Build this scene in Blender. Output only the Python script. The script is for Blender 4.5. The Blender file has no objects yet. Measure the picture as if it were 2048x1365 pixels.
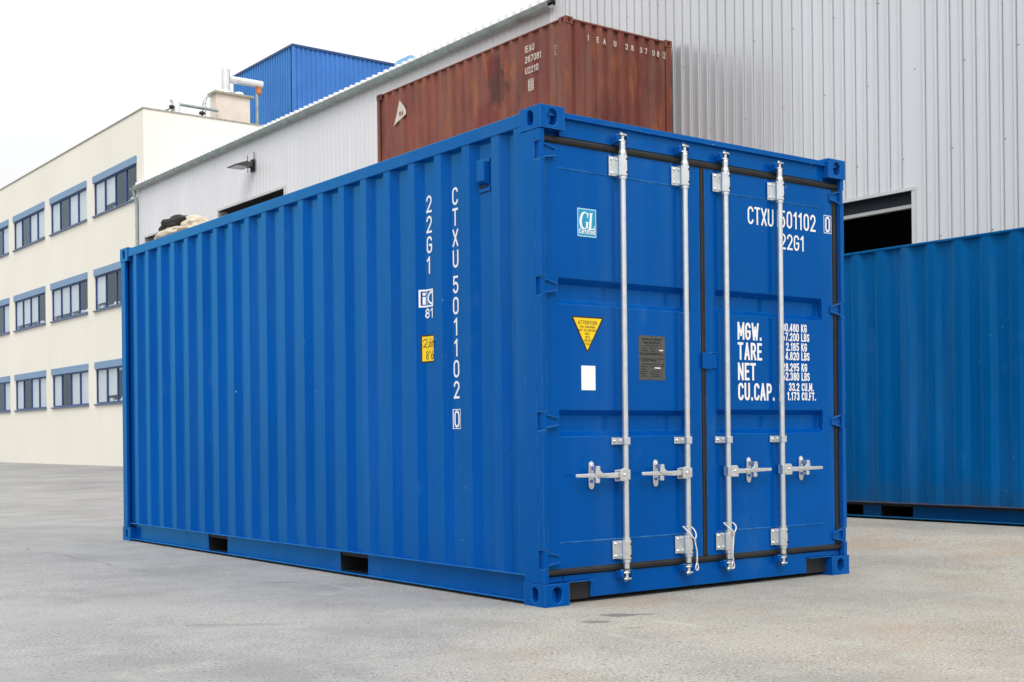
import bpy, bmesh, math, random
from math import sin, cos, pi, radians, hypot
from mathutils import Vector, Matrix

scene = bpy.context.scene
COL = scene.collection
random.seed(7)

# ------------------------------------------------------------------ camera
cam_d = bpy.data.cameras.new("camera")
cam = bpy.data.objects.new("camera", cam_d)
COL.objects.link(cam)
YAW, ROLL = 0.6454, -0.0105
_d = Vector((sin(YAW), cos(YAW), 0)); _r = Vector((cos(YAW), -sin(YAW), 0)); _u = Vector((0, 0, 1))
_r2 = _r * cos(ROLL) + _u * sin(ROLL); _u2 = _u * cos(ROLL) - _r * sin(ROLL)
M = Matrix.Identity(4)
for i in range(3):
    M[i][0] = _r2[i]; M[i][1] = _u2[i]; M[i][2] = -_d[i]
M[0][3], M[1][3], M[2][3] = -4.0611, -5.1245, 0.8785
cam.matrix_world = M
cam_d.sensor_width = 36.0
cam_d.sensor_fit = 'HORIZONTAL'
cam_d.lens = 36.0 * 2548.63 / 2048
cam_d.shift_y = 192.65 / 2048
cam_d.clip_start = 0.05
cam_d.clip_end = 2000
scene.camera = cam

# ------------------------------------------------------------------ sky, sun, exposure
SUN_EL, SUN_AZ = radians(48), radians(212)          # azimuth clockwise from +y
world = bpy.data.worlds.new("World")
scene.world = world
world.use_nodes = True
wn = world.node_tree
for n in list(wn.nodes): wn.nodes.remove(n)
sky = wn.nodes.new('ShaderNodeTexSky'); sky.sky_type = 'NISHITA'; sky.sun_disc = False
sky.sun_elevation = SUN_EL; sky.sun_rotation = SUN_AZ
sky.air_density = 1.0; sky.dust_density = 3.0; sky.ozone_density = 1.0
hs = wn.nodes.new('ShaderNodeHueSaturation'); hs.inputs['Saturation'].default_value = 0.12
mixw = wn.nodes.new('ShaderNodeMix'); mixw.data_type = 'RGBA'; mixw.inputs[0].default_value = 0.72
mixw.inputs[7].default_value = (8.1, 8.15, 8.2, 1)     # even white cloud cover
bg = wn.nodes.new('ShaderNodeBackground'); bg.inputs['Strength'].default_value = 0.105
wo = wn.nodes.new('ShaderNodeOutputWorld')
wn.links.new(sky.outputs[0], hs.inputs['Color']); wn.links.new(hs.outputs[0], mixw.inputs[6])
# overcast sky: the cloud is brighter overhead than at the horizon
tcw = wn.nodes.new('ShaderNodeTexCoord'); sepw = wn.nodes.new('ShaderNodeSeparateXYZ'); wn.links.new(tcw.outputs['Generated'], sepw.inputs[0])
mr = wn.nodes.new('ShaderNodeMapRange'); mr.inputs[1].default_value = 0.05; mr.inputs[2].default_value = 1.0; mr.inputs[3].default_value = 1.0; mr.inputs[4].default_value = 2.4
wn.links.new(sepw.outputs[2], mr.inputs[0])
mulw = wn.nodes.new('ShaderNodeVectorMath'); mulw.operation = 'SCALE'
wn.links.new(mixw.outputs[2], mulw.inputs[0]); wn.links.new(mr.outputs[0], mulw.inputs[3])
wn.links.new(mulw.outputs[0], bg.inputs['Color']); wn.links.new(bg.outputs[0], wo.inputs[0])

sun_d = bpy.data.lights.new("sun", 'SUN'); sun_d.energy = 1.25; sun_d.angle = radians(28); sun_d.color = (1.0, 0.965, 0.91)
sun = bpy.data.objects.new("sun", sun_d); COL.objects.link(sun)
sv = Vector((sin(SUN_AZ) * cos(SUN_EL), cos(SUN_AZ) * cos(SUN_EL), sin(SUN_EL)))
sun.rotation_euler = sv.to_track_quat('Z', 'Y').to_euler()
sun.location = (-20, -20, 30)
scene.view_settings.view_transform = 'Standard'
scene.view_settings.look = 'None'
scene.view_settings.exposure = 0.10
scene.view_settings.gamma = 1.0
scene.render.engine = 'CYCLES'
scene.cycles.use_denoising = True
scene.cycles.max_bounces = 6

# ------------------------------------------------------------------ material helpers
class NT:
    def __init__(s, name):
        s.m = bpy.data.materials.new(name); s.m.use_nodes = True
        s.t = s.m.node_tree
        s.b = s.t.nodes['Principled BSDF']
        s.tc = s.t.nodes.new('ShaderNodeTexCoord')
    def n(s, kind, **kw):
        x = s.t.nodes.new(kind)
        for k, v in kw.items(): setattr(x, k, v)
        return x
    def l(s, a, b): s.t.links.new(a, b)
    def coords(s, scale=(1, 1, 1), loc=(0, 0, 0), out='Object'):
        mp = s.n('ShaderNodeMapping'); mp.inputs['Scale'].default_value = scale; mp.inputs['Location'].default_value = loc
        s.l(s.tc.outputs[out], mp.inputs[0]); return mp.outputs[0]
    def noise(s, scale, detail=4, rough=.55, stretch=(1, 1, 1), loc=(0, 0, 0)):
        x = s.n('ShaderNodeTexNoise'); x.inputs['Scale'].default_value = scale
        x.inputs['Detail'].default_value = detail; x.inputs['Roughness'].default_value = rough
        s.l(s.coords(stretch, loc), x.inputs['Vector']); return x.outputs['Fac']
    def ramp(s, fac, stops):
        r = s.n('ShaderNodeValToRGB'); e = r.color_ramp.elements
        while len(e) < len(stops): e.new(0.5)
        for i, (p, c) in enumerate(stops):
            e[i].position = p; e[i].color = (c, c, c, 1) if not isinstance(c, (tuple, list)) else (*c, 1)
        s.l(fac, r.inputs[0]); return r.outputs[0]
    def mix(s, fac, a, b, blend='MIX'):
        x = s.n('ShaderNodeMix'); x.data_type = 'RGBA'; x.blend_type = blend
        if isinstance(fac, (int, float)): x.inputs[0].default_value = fac
        else: s.l(fac, x.inputs[0])
        for i, v in ((6, a), (7, b)):
            if isinstance(v, (tuple, list)): x.inputs[i].default_value = (*v, 1)
            else: s.l(v, x.inputs[i])
        return x.outputs[2]
    def math(s, op, a, b=0.0):
        x = s.n('ShaderNodeMath'); x.operation = op
        for i, v in ((0, a), (1, b)):
            if isinstance(v, (int, float)): x.inputs[i].default_value = v
            else: s.l(v, x.inputs[i])
        return x.outputs[0]
    def bump(s, h, strength=.1, dist=.02):
        x = s.n('ShaderNodeBump'); x.inputs['Strength'].default_value = strength; x.inputs['Distance'].default_value = dist
        s.l(h, x.inputs['Height']); s.l(x.outputs[0], s.b.inputs['Normal'])
    def set(s, **kw):
        for k, v in kw.items():
            i = s.b.inputs[k.replace('_', ' ')]
            if isinstance(v, (int, float)): i.default_value = v
            elif isinstance(v, (tuple, list)): i.default_value = (*v, 1)
            else: s.l(v, i)
        return s

def plain(name, col, rough=.5, metal=0.0, spec=.5, var=.08, scale=6):
    t = NT(name)
    f = t.noise(scale, 5)
    c = t.mix(t.ramp(f, [(.3, 0.0), (.7, 1.0)]), tuple(x * (1 - var) for x in col), tuple(min(1, x * (1 + var)) for x in col))
    t.set(Base_Color=c, Roughness=rough, Metallic=metal, Specular_IOR_Level=spec)
    return t.m

def blue_paint(name, col, rough, spec, grime=0.0, chips=True, dull=0.0, wear_glint=0.0):
    t = NT(name)
    big = t.noise(.9, 4); fine = t.noise(7, 5)
    c = t.mix(t.ramp(big, [(.3, 0.0), (.7, 1.0)]), tuple(x * .9 for x in col), tuple(x * 1.08 for x in col))
    streak = t.ramp(t.noise(2.2, 5, .6, (1.6, 1.6, .12)), [(.5, 0.0), (.78, 1.0)])
    c = t.mix(t.math('MULTIPLY', streak, .15 + .20 * dull), c, (.07, .18, .32))
    smudge = t.ramp(t.noise(3.1, 7, .68, (1, 1, .55), (8, 3, 5)), [(.60, 0.0), (.74, 1.0)])
    c = t.mix(t.math('MULTIPLY', smudge, .13), c, (.10, .24, .38))
    if chips:
        ch = t.ramp(t.noise(34, 2, .5, (1, 1, .7)), [(.775, 0.0), (.79, 1.0)])
        zone = t.ramp(t.noise(1.3, 2, .5, (1, 1, 1), (3, 1, 2)), [(.47, 0.0), (.56, 1.0)])
        c = t.mix(t.math('MULTIPLY', t.math('MULTIPLY', ch, zone), .8), c, (.32, .42, .52))
    if grime:
        sep = t.n('ShaderNodeSeparateXYZ'); t.l(t.tc.outputs['Object'], sep.inputs[0])
        gz = t.math('ADD', sep.outputs[2], t.math('ADD', t.math('MULTIPLY', t.noise(4, 6, .65, (1, 1, .4)), -.55), -.02))
        g = t.ramp(gz, [(-.0, 1.0), (.10, 0.0)])
        c = t.mix(t.math('MULTIPLY', g, grime), c, (.02, .055, .085))
        rim = t.math('LESS_THAN', t.math('ABSOLUTE', t.math('SUBTRACT', sep.outputs[2], .157)), .010)
        c = t.mix(t.math('MULTIPLY', rim, t.ramp(t.noise(5, 5, .65, (1, 1, .3), (3, 3, 9)), [(.35, .35), (.55, .9)])), c, (.085, .048, .032))
        sp = t.ramp(t.noise(11, 4, .6, (1, 1, .35), (7, 2, 1)), [(.68, 0.0), (.72, 1.0)])
        c = t.mix(t.math('MULTIPLY', sp, .5 * grime), c, (.03, .06, .05))
    r = t.math('ADD', t.math('MULTIPLY', fine, .16), rough - .08)
    if wear_glint:
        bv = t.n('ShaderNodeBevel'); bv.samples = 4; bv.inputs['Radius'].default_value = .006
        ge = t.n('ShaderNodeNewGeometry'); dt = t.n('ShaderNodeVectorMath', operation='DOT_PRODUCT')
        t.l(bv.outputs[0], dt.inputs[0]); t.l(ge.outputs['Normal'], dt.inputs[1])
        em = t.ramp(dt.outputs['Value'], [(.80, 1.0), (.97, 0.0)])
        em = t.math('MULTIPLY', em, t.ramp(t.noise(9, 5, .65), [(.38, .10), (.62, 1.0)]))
        c = t.mix(t.math('MULTIPLY', em, wear_glint), c, (.10, .30, .50))  # lighter edges: worn paint together with edge highlights put into the colour
    t.set(Base_Color=c, Roughness=.6, Specular_IOR_Level=0.0)
    bp = t.n('ShaderNodeBump'); bp.inputs['Strength'].default_value = .10; bp.inputs['Distance'].default_value = .012
    t.l(t.math('ADD', t.noise(2.6, 2), t.math('MULTIPLY', t.noise(60, 2), .02)), bp.inputs['Height'])
    t.l(bp.outputs[0], t.b.inputs['Normal'])
    gl = t.n('ShaderNodeBsdfGlossy'); gl.inputs['Color'].default_value = (.18, .70, 1, 1); t.l(r, gl.inputs['Roughness']); t.l(bp.outputs[0], gl.inputs['Normal'])
    gi = t.n('ShaderNodeNewGeometry'); nd = t.n('ShaderNodeVectorMath', operation='DOT_PRODUCT')
    t.l(bp.outputs[0], nd.inputs[0]); t.l(gi.outputs['Incoming'], nd.inputs[1])
    f0 = .04 * spec                                             # Schlick reflectance of the paint film
    fr = t.math('ADD', t.math('MULTIPLY', t.math('POWER', t.math('SUBTRACT', 1.0, t.math('ABSOLUTE', nd.outputs['Value'])), 3.0), .85 - f0), f0)
    mx = t.n('ShaderNodeMixShader'); t.l(fr, mx.inputs[0]); t.l(t.b.outputs[0], mx.inputs[1]); t.l(gl.outputs[0], mx.inputs[2])
    out = [n for n in t.t.nodes if n.type == 'OUTPUT_MATERIAL'][0]; t.l(mx.outputs[0], out.inputs['Surface'])
    return t.m

def rusty(name, a, b, dust, rust):
    t = NT(name)
    st = t.noise(1.5, 6, .6, (3, 3, .25)); big = t.noise(.8, 5, .6)
    c = t.mix(t.ramp(big, [(.35, 0.0), (.65, 1.0)]), a, b)
    c = t.mix(t.math('MULTIPLY', t.ramp(st, [(.42, 0.0), (.7, 1.0)]), .55), c, dust)
    rs = t.ramp(t.noise(2.3, 7, .65, (1.5, 1.5, .5), (5, 1, 3)), [(.55, 0.0), (.66, 1.0)])
    c = t.mix(t.math('MULTIPLY', rs, .7), c, rust)
    dk = t.ramp(t.noise(1.1, 6, .7, (1.2, 1.2, .45), (1, 9, 3)), [(.54, 0.0), (.66, 1.0)])
    c = t.mix(t.math('MULTIPLY', dk, .55), c, (.06, .022, .022))
    sep = t.n('ShaderNodeSeparateXYZ'); t.l(t.tc.outputs['Object'], sep.inputs[0])
    for (sy, sz, ry, rzz, k, colr) in ((2.0, 1.95, .38, .55, .75, (.045, .018, .018)), (2.35, 1.30, .35, .45, .6, (.16, .022, .022)), (2.15, 2.25, .18, .25, .5, (.16, .022, .02))):
        e = t.math('ADD', t.math('POWER', t.math('DIVIDE', t.math('SUBTRACT', sep.outputs[1], sy), ry), 2.0), t.math('POWER', t.math('DIVIDE', t.math('SUBTRACT', sep.outputs[2], sz), rzz), 2.0))
        e = t.math('ADD', e, t.math('MULTIPLY', t.math('SUBTRACT', t.noise(2.5, 6, .7, (1, 1, .5), (sy, 3, 1)), .5), 5.0))
        c = t.mix(t.ramp(e, [(.2, k), (.9, 0.0)]), c, colr)
    fl = t.ramp(t.noise(30, 3, .5, (1, 1, .5)), [(.70, 0.0), (.73, 1.0)])
    c = t.mix(t.math('MULTIPLY', fl, .35), c, (.30, .17, .13))
    t.set(Base_Color=c, Roughness=.62, Specular_IOR_Level=.3)
    t.bump(t.noise(25, 5), .15, .01)
    return t.m

def cladding(name, col, rough, metal, dirt):
    t = NT(name)
    big = t.noise(.5, 4, .5, (1, 1, .25)); st = t.noise(3, 5, .6, (2.5, 2.5, .08))
    c = t.mix(t.ramp(big, [(.3, 0.0), (.7, 1.0)]), tuple(x * .94 for x in col), tuple(min(.9, x * 1.05) for x in col))
    c = t.mix(t.math('MULTIPLY', t.ramp(st, [(.5, 0.0), (.8, 1.0)]), dirt), c, tuple(x * .55 for x in col))
    r = t.math('ADD', t.math('MULTIPLY', t.noise(4, 4), .12), rough - .06)
    t.set(Base_Color=c, Roughness=r, Metallic=metal, Specular_IOR_Level=.5)
    return t.m

def concrete_ground():
    t = NT("yard_concrete")
    sep = t.n('ShaderNodeSeparateXYZ'); t.l(t.tc.outputs['Object'], sep.inputs[0])
    # worn grey paving on the left of the yard, sandy grit lying on the right
    side = t.math('ADD', t.math('MULTIPLY', sep.outputs[0], .26), t.math('MULTIPLY', sep.outputs[1], -.17))
    side = t.math('ADD', side, t.math('MULTIPLY', t.noise(.55, 5, .6), 1.6))
    sand = t.ramp(side, [(.45, 0.0), (1.25, 1.0)])
    c = t.mix(sand, (.33, .327, .32), (.37, .348, .304))
    big = t.noise(.35, 10, .70); mid = t.noise(1.3, 12, .74, (1, 1, 1), (4, 2, 0))
    c = t.mix(t.ramp(big, [(.38, 1.0), (.55, 0.0)]), c, t.mix(1.0, c, (.80, .80, .815), 'MULTIPLY'))
    c = t.mix(t.ramp(mid, [(.42, .6), (.54, 0.0)]), c, t.mix(1.0, c, (.79, .79, .80), 'MULTIPLY'))
    pale = t.ramp(t.noise(2.3, 12, .74, (1, 1, 1), (9, 1, 3)), [(.55, 0.0), (.68, .7)])
    c = t.mix(pale, c, (.38, .368, .335))
    rust = t.ramp(t.noise(.9, 5, .6, (1, 1, 1), (2, 7, 1)), [(.52, 0.0), (.66, .55)])
    c = t.mix(t.math('MULTIPLY', rust, sand), c, (.36, .275, .19))
    # grit: fine stones, light and dark
    vor = t.n('ShaderNodeTexVoronoi'); vor.inputs['Scale'].default_value = 62; t.l(t.coords(), vor.inputs['Vector'])
    stone = t.ramp(vor.outputs['Distance'], [(.16, 1.0), (.34, 0.0)])
    keep = t.ramp(t.noise(15, 4, .65), [(.46, 0.0), (.56, 1.0)])
    bw = t.n('ShaderNodeRGBToBW'); t.l(vor.outputs['Color'], bw.inputs[0])
    scol = t.ramp(bw.outputs[0], [(.25, (.05, .048, .045)), (.5, (.26, .245, .215)), (.75, (.62, .59, .53))])
    c = t.mix(t.math('MULTIPLY', t.math('MULTIPLY', stone, keep), t.math('ADD', t.math('MULTIPLY', sand, .55), .35)), c, scol)
    grain = t.noise(75, 5, .8)
    c = t.mix(t.ramp(t.noise(.8, 4, .6, (1, 1, 1), (1, 6, 2)), [(.35, .35), (.62, .95)]), c, t.mix(1.0, c, t.ramp(grain, [(.38, .52), (.62, 1.48)]), 'MULTIPLY'))
    fleck = t.ramp(t.noise(38, 2, .5, (1, 1, 1), (5, 5, 5)), [(.665, 0.0), (.70, .8)])
    c = t.mix(fleck, c, (.09, .085, .08))
    pit = t.ramp(t.noise(11, 8, .72, (1, 1, 1), (2, 8, 5)), [(.60, 0.0), (.66, .42)])
    c = t.mix(pit, c, (.15, .145, .135))
    scuff = t.ramp(t.noise(5, 8, .7, (1.0, .16, 1), (3, 1, 7)), [(.64, 0.0), (.70, .45)])
    c = t.mix(scuff, c, (.50, .48, .45))
    # oil spots and scuffs in front of the container, with a ragged edge
    wob = t.math('MULTIPLY', t.math('SUBTRACT', t.noise(14, 4, .6), .5), .09)
    for (sx, sy, ra, rb, k) in ((-.12, -.535, .085, .05, .7), (.115, -.435, .10, .065, .8), (.222, -.49, .075, .03, .7), (-.114, -.786, .07, .02, .5),
                                (-.42, -.30, .05, .02, .4), (-.5, 2.02, .16, .04, .4), (-1.47, .52, .3, .05, .25)):
        dx = t.math('SUBTRACT', sep.outputs[0], sx); dy = t.math('SUBTRACT', sep.outputs[1], sy)
        p = t.math('ADD', t.math('MULTIPLY', dx, .8), t.math('MULTIPLY', dy, -.6))
        q = t.math('ADD', t.math('MULTIPLY', dx, .6), t.math('MULTIPLY', dy, .8))
        e = t.math('ADD', t.math('POWER', t.math('DIVIDE', p, ra), 2.0), t.math('POWER', t.math('DIVIDE', q, rb), 2.0))
        e = t.math('ADD', e, t.math('MULTIPLY', wob, 14))
        c = t.mix(t.ramp(e, [(.5, k), (1.0, 0.0)]), c, (.13, .125, .125))
    # a crack running out from under the container
    cd = t.math('ADD', t.math('MULTIPLY', t.math('SUBTRACT', sep.outputs[0], -.93), 1.0), t.math('MULTIPLY', t.math('SUBTRACT', sep.outputs[1], 5.25), .03))
    cd = t.math('ABSOLUTE', t.math('ADD', cd, t.math('MULTIPLY', t.math('SUBTRACT', t.noise(3, 5, .6), .5), .22)))
    inr = t.math('MULTIPLY', t.ramp(t.math('MULTIPLY', sep.outputs[1], .1), [(.27, 0.0), (.3, 1.0)]), t.ramp(t.math('MULTIPLY', sep.outputs[1], .1), [(.56, 1.0), (.62, 0.0)]))
    c = t.mix(t.math('MULTIPLY', t.math('MULTIPLY', t.ramp(cd, [(.004, .8), (.014, 0.0)]), inr), t.ramp(t.noise(2, 3), [(.4, .2), (.6, 1.0)])), c, (.15, .145, .14))
    t.set(Base_Color=c, Roughness=.88, Specular_IOR_Level=.25)
    h = t.math('ADD', t.math('MULTIPLY', stone, t.math('MULTIPLY', keep, .5)), t.math('ADD', t.math('MULTIPLY', mid, 1.5), t.math('MULTIPLY', grain, .35)))
    t.bump(h, .5, .008)
    return t.m

def render_wall():
    t = NT("cream_render")
    c = t.mix(t.ramp(t.noise(.25, 5, .6), [(.3, 0.0), (.7, 1.0)]), (.755, .725, .645), (.80, .77, .69))
    st = t.ramp(t.noise(1.2, 5, .6, (1, 1, .1)), [(.55, 0.0), (.8, .22)])
    c = t.mix(st, c, (.64, .61, .53))
    t.set(Base_Color=c, Roughness=.9, Specular_IOR_Level=.15)
    t.bump(t.noise(40, 4), .12, .01)
    return t.m

def glass_mat():
    t = NT("window_glass")
    gl = t.n('ShaderNodeBsdfGlossy'); gl.inputs['Roughness'].default_value = .03; gl.inputs['Color'].default_value = (.72, .86, 1, 1)
    tr = t.n('ShaderNodeBsdfTransparent'); tr.inputs['Color'].default_value = (.93, .96, .97, 1)
    gi = t.n('ShaderNodeNewGeometry'); nd = t.n('ShaderNodeVectorMath', operation='DOT_PRODUCT')
    t.l(gi.outputs['Normal'], nd.inputs[0]); t.l(gi.outputs['Incoming'], nd.inputs[1])
    fr = t.math('ADD', t.math('MULTIPLY', t.math('POWER', t.math('SUBTRACT', 1.0, t.math('ABSOLUTE', nd.outputs['Value'])), 5.0), .92), .06)
    mx = t.n('ShaderNodeMixShader'); t.l(fr, mx.inputs[0]); t.l(tr.outputs[0], mx.inputs[1]); t.l(gl.outputs[0], mx.inputs[2])
    out = [n for n in t.t.nodes if n.type == 'OUTPUT_MATERIAL'][0]; t.l(mx.outputs[0], out.inputs['Surface'])
    return t.m

def blind_mat():
    t = NT("blind_slats")
    w = t.n('ShaderNodeTexWave'); w.bands_direction = 'Z'; w.inputs['Scale'].default_value = 9; w.inputs['Distortion'].default_value = 0
    t.l(t.coords(), w.inputs['Vector'])
    c = t.mix(w.outputs['Fac'], (.60, .61, .63), (.78, .79, .80))
    c = t.mix(t.ramp(t.noise(.8, 3), [(.35, .35), (.65, 0.0)]), c, (.50, .53, .56))
    t.set(Base_Color=c, Roughness=.5)
    return t.m

BLUE = (.0001, .066, .312)
M_BLUE = blue_paint("container_blue_paint", BLUE, .15, .6, wear_glint=.8)
M_BLUE2 = blue_paint("weathered_blue_paint", (.0004, .080, .262), .34, .4, grime=.22, chips=True, dull=.6)
M_BROWN = rusty("rust_brown_paint", (.155, .047, .035), (.215, .056, .038), (.215, .120, .09), (.30, .10, .035))
M_TOWER = blue_paint("blue_cladding", (.065, .185, .50), .42, .4, chips=False)
M_GREYCLAD = cladding("bare_metal_cladding", (.62, .635, .66), .32, .38, .12)
M_WHITECLAD = cladding("pale_cladding", (.665, .672, .695), .45, .1, .20)
M_GALV = plain("galvanised_steel", (.70, .72, .725), .24, .78, .5, .08, 26)
M_ZINC = plain("zinc_gutter", (.30, .36, .35), .5, .4, .5, .2, 3)
M_RUBBER = plain("black_rubber_seal", (.016, .014, .014), .55, 0, .35, .35, 12)
M_DARK = plain("dark_steel", (.018, .018, .02), .6, 0, .3)
M_WHITE = plain("white_lettering", (.80, .81, .82), .55, 0, .3, .03)
M_FADED = plain("faded_white_lettering", (.58, .53, .47), .7, 0, .2, .25, 40)
M_YELLOW = plain("yellow_vinyl", (.82, .56, .008), .4, 0, .4, .03)
M_BLACKINK = plain("black_ink", (.012, .012, .012), .5)
M_CYAN = plain("cyan_vinyl", (.008, .28, .50), .4, 0, .4, .04)
M_PALEBLUE = plain("pale_blue_print", (.42, .66, .78), .45)
M_PLATE = plain("stamped_plate", (.10, .10, .092), .45, .5, .5, .15, 25)
M_PAPER = plain("white_paper", (.86, .86, .86), .7, 0, .2, .02)
M_CREAM = render_wall()
M_CAPSTONE = plain("weathered_coping", (.33, .31, .25), .8, 0, .2, .2)
M_CHIM = plain("pale_chimney_render", (.70, .62, .55), .9, 0, .15, .06, 3)
M_WINBLUE = plain("blue_window_metal", (.17, .285, .44), .5, 0, .35, .1)
M_SILL = plain("slate_blue_sill", (.10, .14, .23), .5, 0, .35, .1)
M_WINFRAME = plain("dark_blue_frame", (.022, .06, .19), .45, 0, .4, .1)
M_GLASS = glass_mat()
M_BLIND = blind_mat()
M_UNLIT = plain("unlit_interior_black", (.008, .009, .011), .9)  # near-black colour standing in for the shade of unlit interiors
M_STEEL = plain("shiny_flue_steel", (.72, .72, .74), .3, .7, .5, .08, 4)
M_ORANGE = plain("orange_joint", (.55, .17, .03), .6)
M_SACK = plain("beige_canvas", (.60, .53, .42), .9, 0, .15, .15, 5)
M_TARP = plain("dark_tarpaulin", (.028, .026, .022), .75, 0, .2, .3, 5)
M_TRIM = plain("pale_sheet_trim", (.55, .56, .57), .45, .2, .5, .06)
M_ROOF = cladding("white_roof_sheet", (.80, .80, .82), .5, .0, .08)
M_LIGHTBLUE = plain("light_blue_sheet", (.20, .42, .66), .5)
M_GROUND = concrete_ground()

# ------------------------------------------------------------------ mesh helpers
class MB:
    def __init__(s): s.v = []; s.f = []; s.sm = []
    def add(s, vs, fs, smooth=False):
        o = len(s.v); s.v += [tuple(p) for p in vs]
        for f in fs: s.f.append([i + o for i in f]); s.sm.append(smooth)
    def quad(s, a, b, c, d): s.add([a, b, c, d], [(0, 1, 2, 3)])
    def poly(s, pts): s.add(pts, [tuple(range(len(pts)))])
    def box(s, x0, y0, z0, x1, y1, z1):
        s.add([(x0, y0, z0), (x1, y0, z0), (x1, y1, z0), (x0, y1, z0), (x0, y0, z1), (x1, y0, z1), (x1, y1, z1), (x0, y1, z1)],
              [(0, 3, 2, 1), (4, 5, 6, 7), (0, 1, 5, 4), (1, 2, 6, 5), (2, 3, 7, 6), (3, 0, 4, 7)])
    def prism(s, pts, vec):
        n = len(pts); v = Vector(vec)
        s.add(list(pts) + [tuple(Vector(p) + v) for p in pts],
              [tuple(range(n))[::-1], tuple(range(n, 2 * n))] + [(i, (i + 1) % n, n + (i + 1) % n, n + i) for i in range(n)])
    def tube(s, pts, r, n=12, cap=True, closed=False):
        pts = [Vector(p) for p in pts]; m = len(pts)
        rr = r if isinstance(r, (list, tuple)) else [r] * m
        rings = []; ref = None
        for i in range(m):
            if closed: d = pts[(i + 1) % m] - pts[i - 1]
            else: d = pts[min(i + 1, m - 1)] - pts[max(i - 1, 0)]
            if d.length < 1e-9: d = Vector((0, 0, 1))
            d.normalize()
            if ref is None:
                ref = Vector((0, 0, 1)) if abs(d.z) < .9 else Vector((1, 0, 0))
            a = (ref - d * ref.dot(d)).normalized(); b = d.cross(a); ref = a
            rings.append([pts[i] + (a * cos(2 * pi * k / n) + b * sin(2 * pi * k / n)) * rr[i] for k in range(n)])
        vs = [p for q in rings for p in q]; fs = []
        for i in range(m if closed else m - 1):
            j = (i + 1) % m
            for k in range(n): fs.append((i * n + k, i * n + (k + 1) % n, j * n + (k + 1) % n, j * n + k))
        s.add(vs, fs, True)
        if cap and not closed:
            s.add(rings[0], [tuple(range(n))[::-1]]); s.add(rings[-1], [tuple(range(n))])
    def rod(s, a, b, r, n=12): s.tube([a, b], r, n)
    def lathe(s, c, prof, n=16, axis='z'):
        """prof: list of (radius, height) about the point c"""
        pts = []
        for (r, h) in prof:
            for k in range(n):
                p = (r * cos(2 * pi * k / n), r * sin(2 * pi * k / n), h)
                if axis == 'y': p = (p[0], p[2], p[1])
                if axis == 'x': p = (p[2], p[0], p[1])
                pts.append((c[0] + p[0], c[1] + p[1], c[2] + p[2]))
        m = len(prof)
        for i in range(m - 1):      # separate rings keep the steps crisp
            a = pts[i * n:(i + 1) * n]; b = pts[(i + 1) * n:(i + 2) * n]
            s.add(a + b, [(k, (k + 1) % n, n + (k + 1) % n, n + k) for k in range(n)], True)
        s.add(pts[:n], [tuple(range(n))]); s.add(pts[-n:], [tuple(range(n))])
    def build(s, name, mat, parent=None, bevel=0, seg=2, loc=(0, 0, 0), recalc=True, weld=False):
        me = bpy.data.meshes.new(name)
        me.from_pydata(s.v, [], s.f); me.update()
        for p, sm in zip(me.polygons, s.sm): p.use_smooth = sm
        if recalc:
            b = bmesh.new(); b.from_mesh(me)
            if weld: bmesh.ops.remove_doubles(b, verts=b.verts, dist=1e-5)
            bmesh.ops.recalc_face_normals(b, faces=b.faces); b.to_mesh(me); b.free()
        me.materials.append(mat)
        o = bpy.data.objects.new(name, me); COL.objects.link(o)
        o.location = loc
        if parent: o.parent = parent
        if bevel:
            md = o.modifiers.new("bevel", 'BEVEL'); md.width = bevel; md.segments = seg
            md.limit_method = 'ANGLE'; md.angle_limit = radians(40)
        return o

def tag(o, label, cat, group=None, kind=None):
    if label: o['label'] = label
    if cat: o['category'] = cat
    if group: o['group'] = group
    if kind: o['kind'] = kind
    return o

def thing(name, label, cat, loc=(0, 0, 0), group=None):
    o = bpy.data.objects.new(name, None); COL.objects.link(o); o.location = loc
    o.empty_display_size = .2
    return tag(o, label, cat, group)

def copy_thing(root, loc, label, group=None):
    r = root.copy(); COL.objects.link(r); r.location = loc; r['label'] = label
    if group: r['group'] = group
    for ch in list(root.children):
        c = ch.copy(); COL.objects.link(c); c.parent = r
        for g in list(ch.children):
            d = g.copy(); COL.objects.link(d); d.parent = c
    return r

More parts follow.
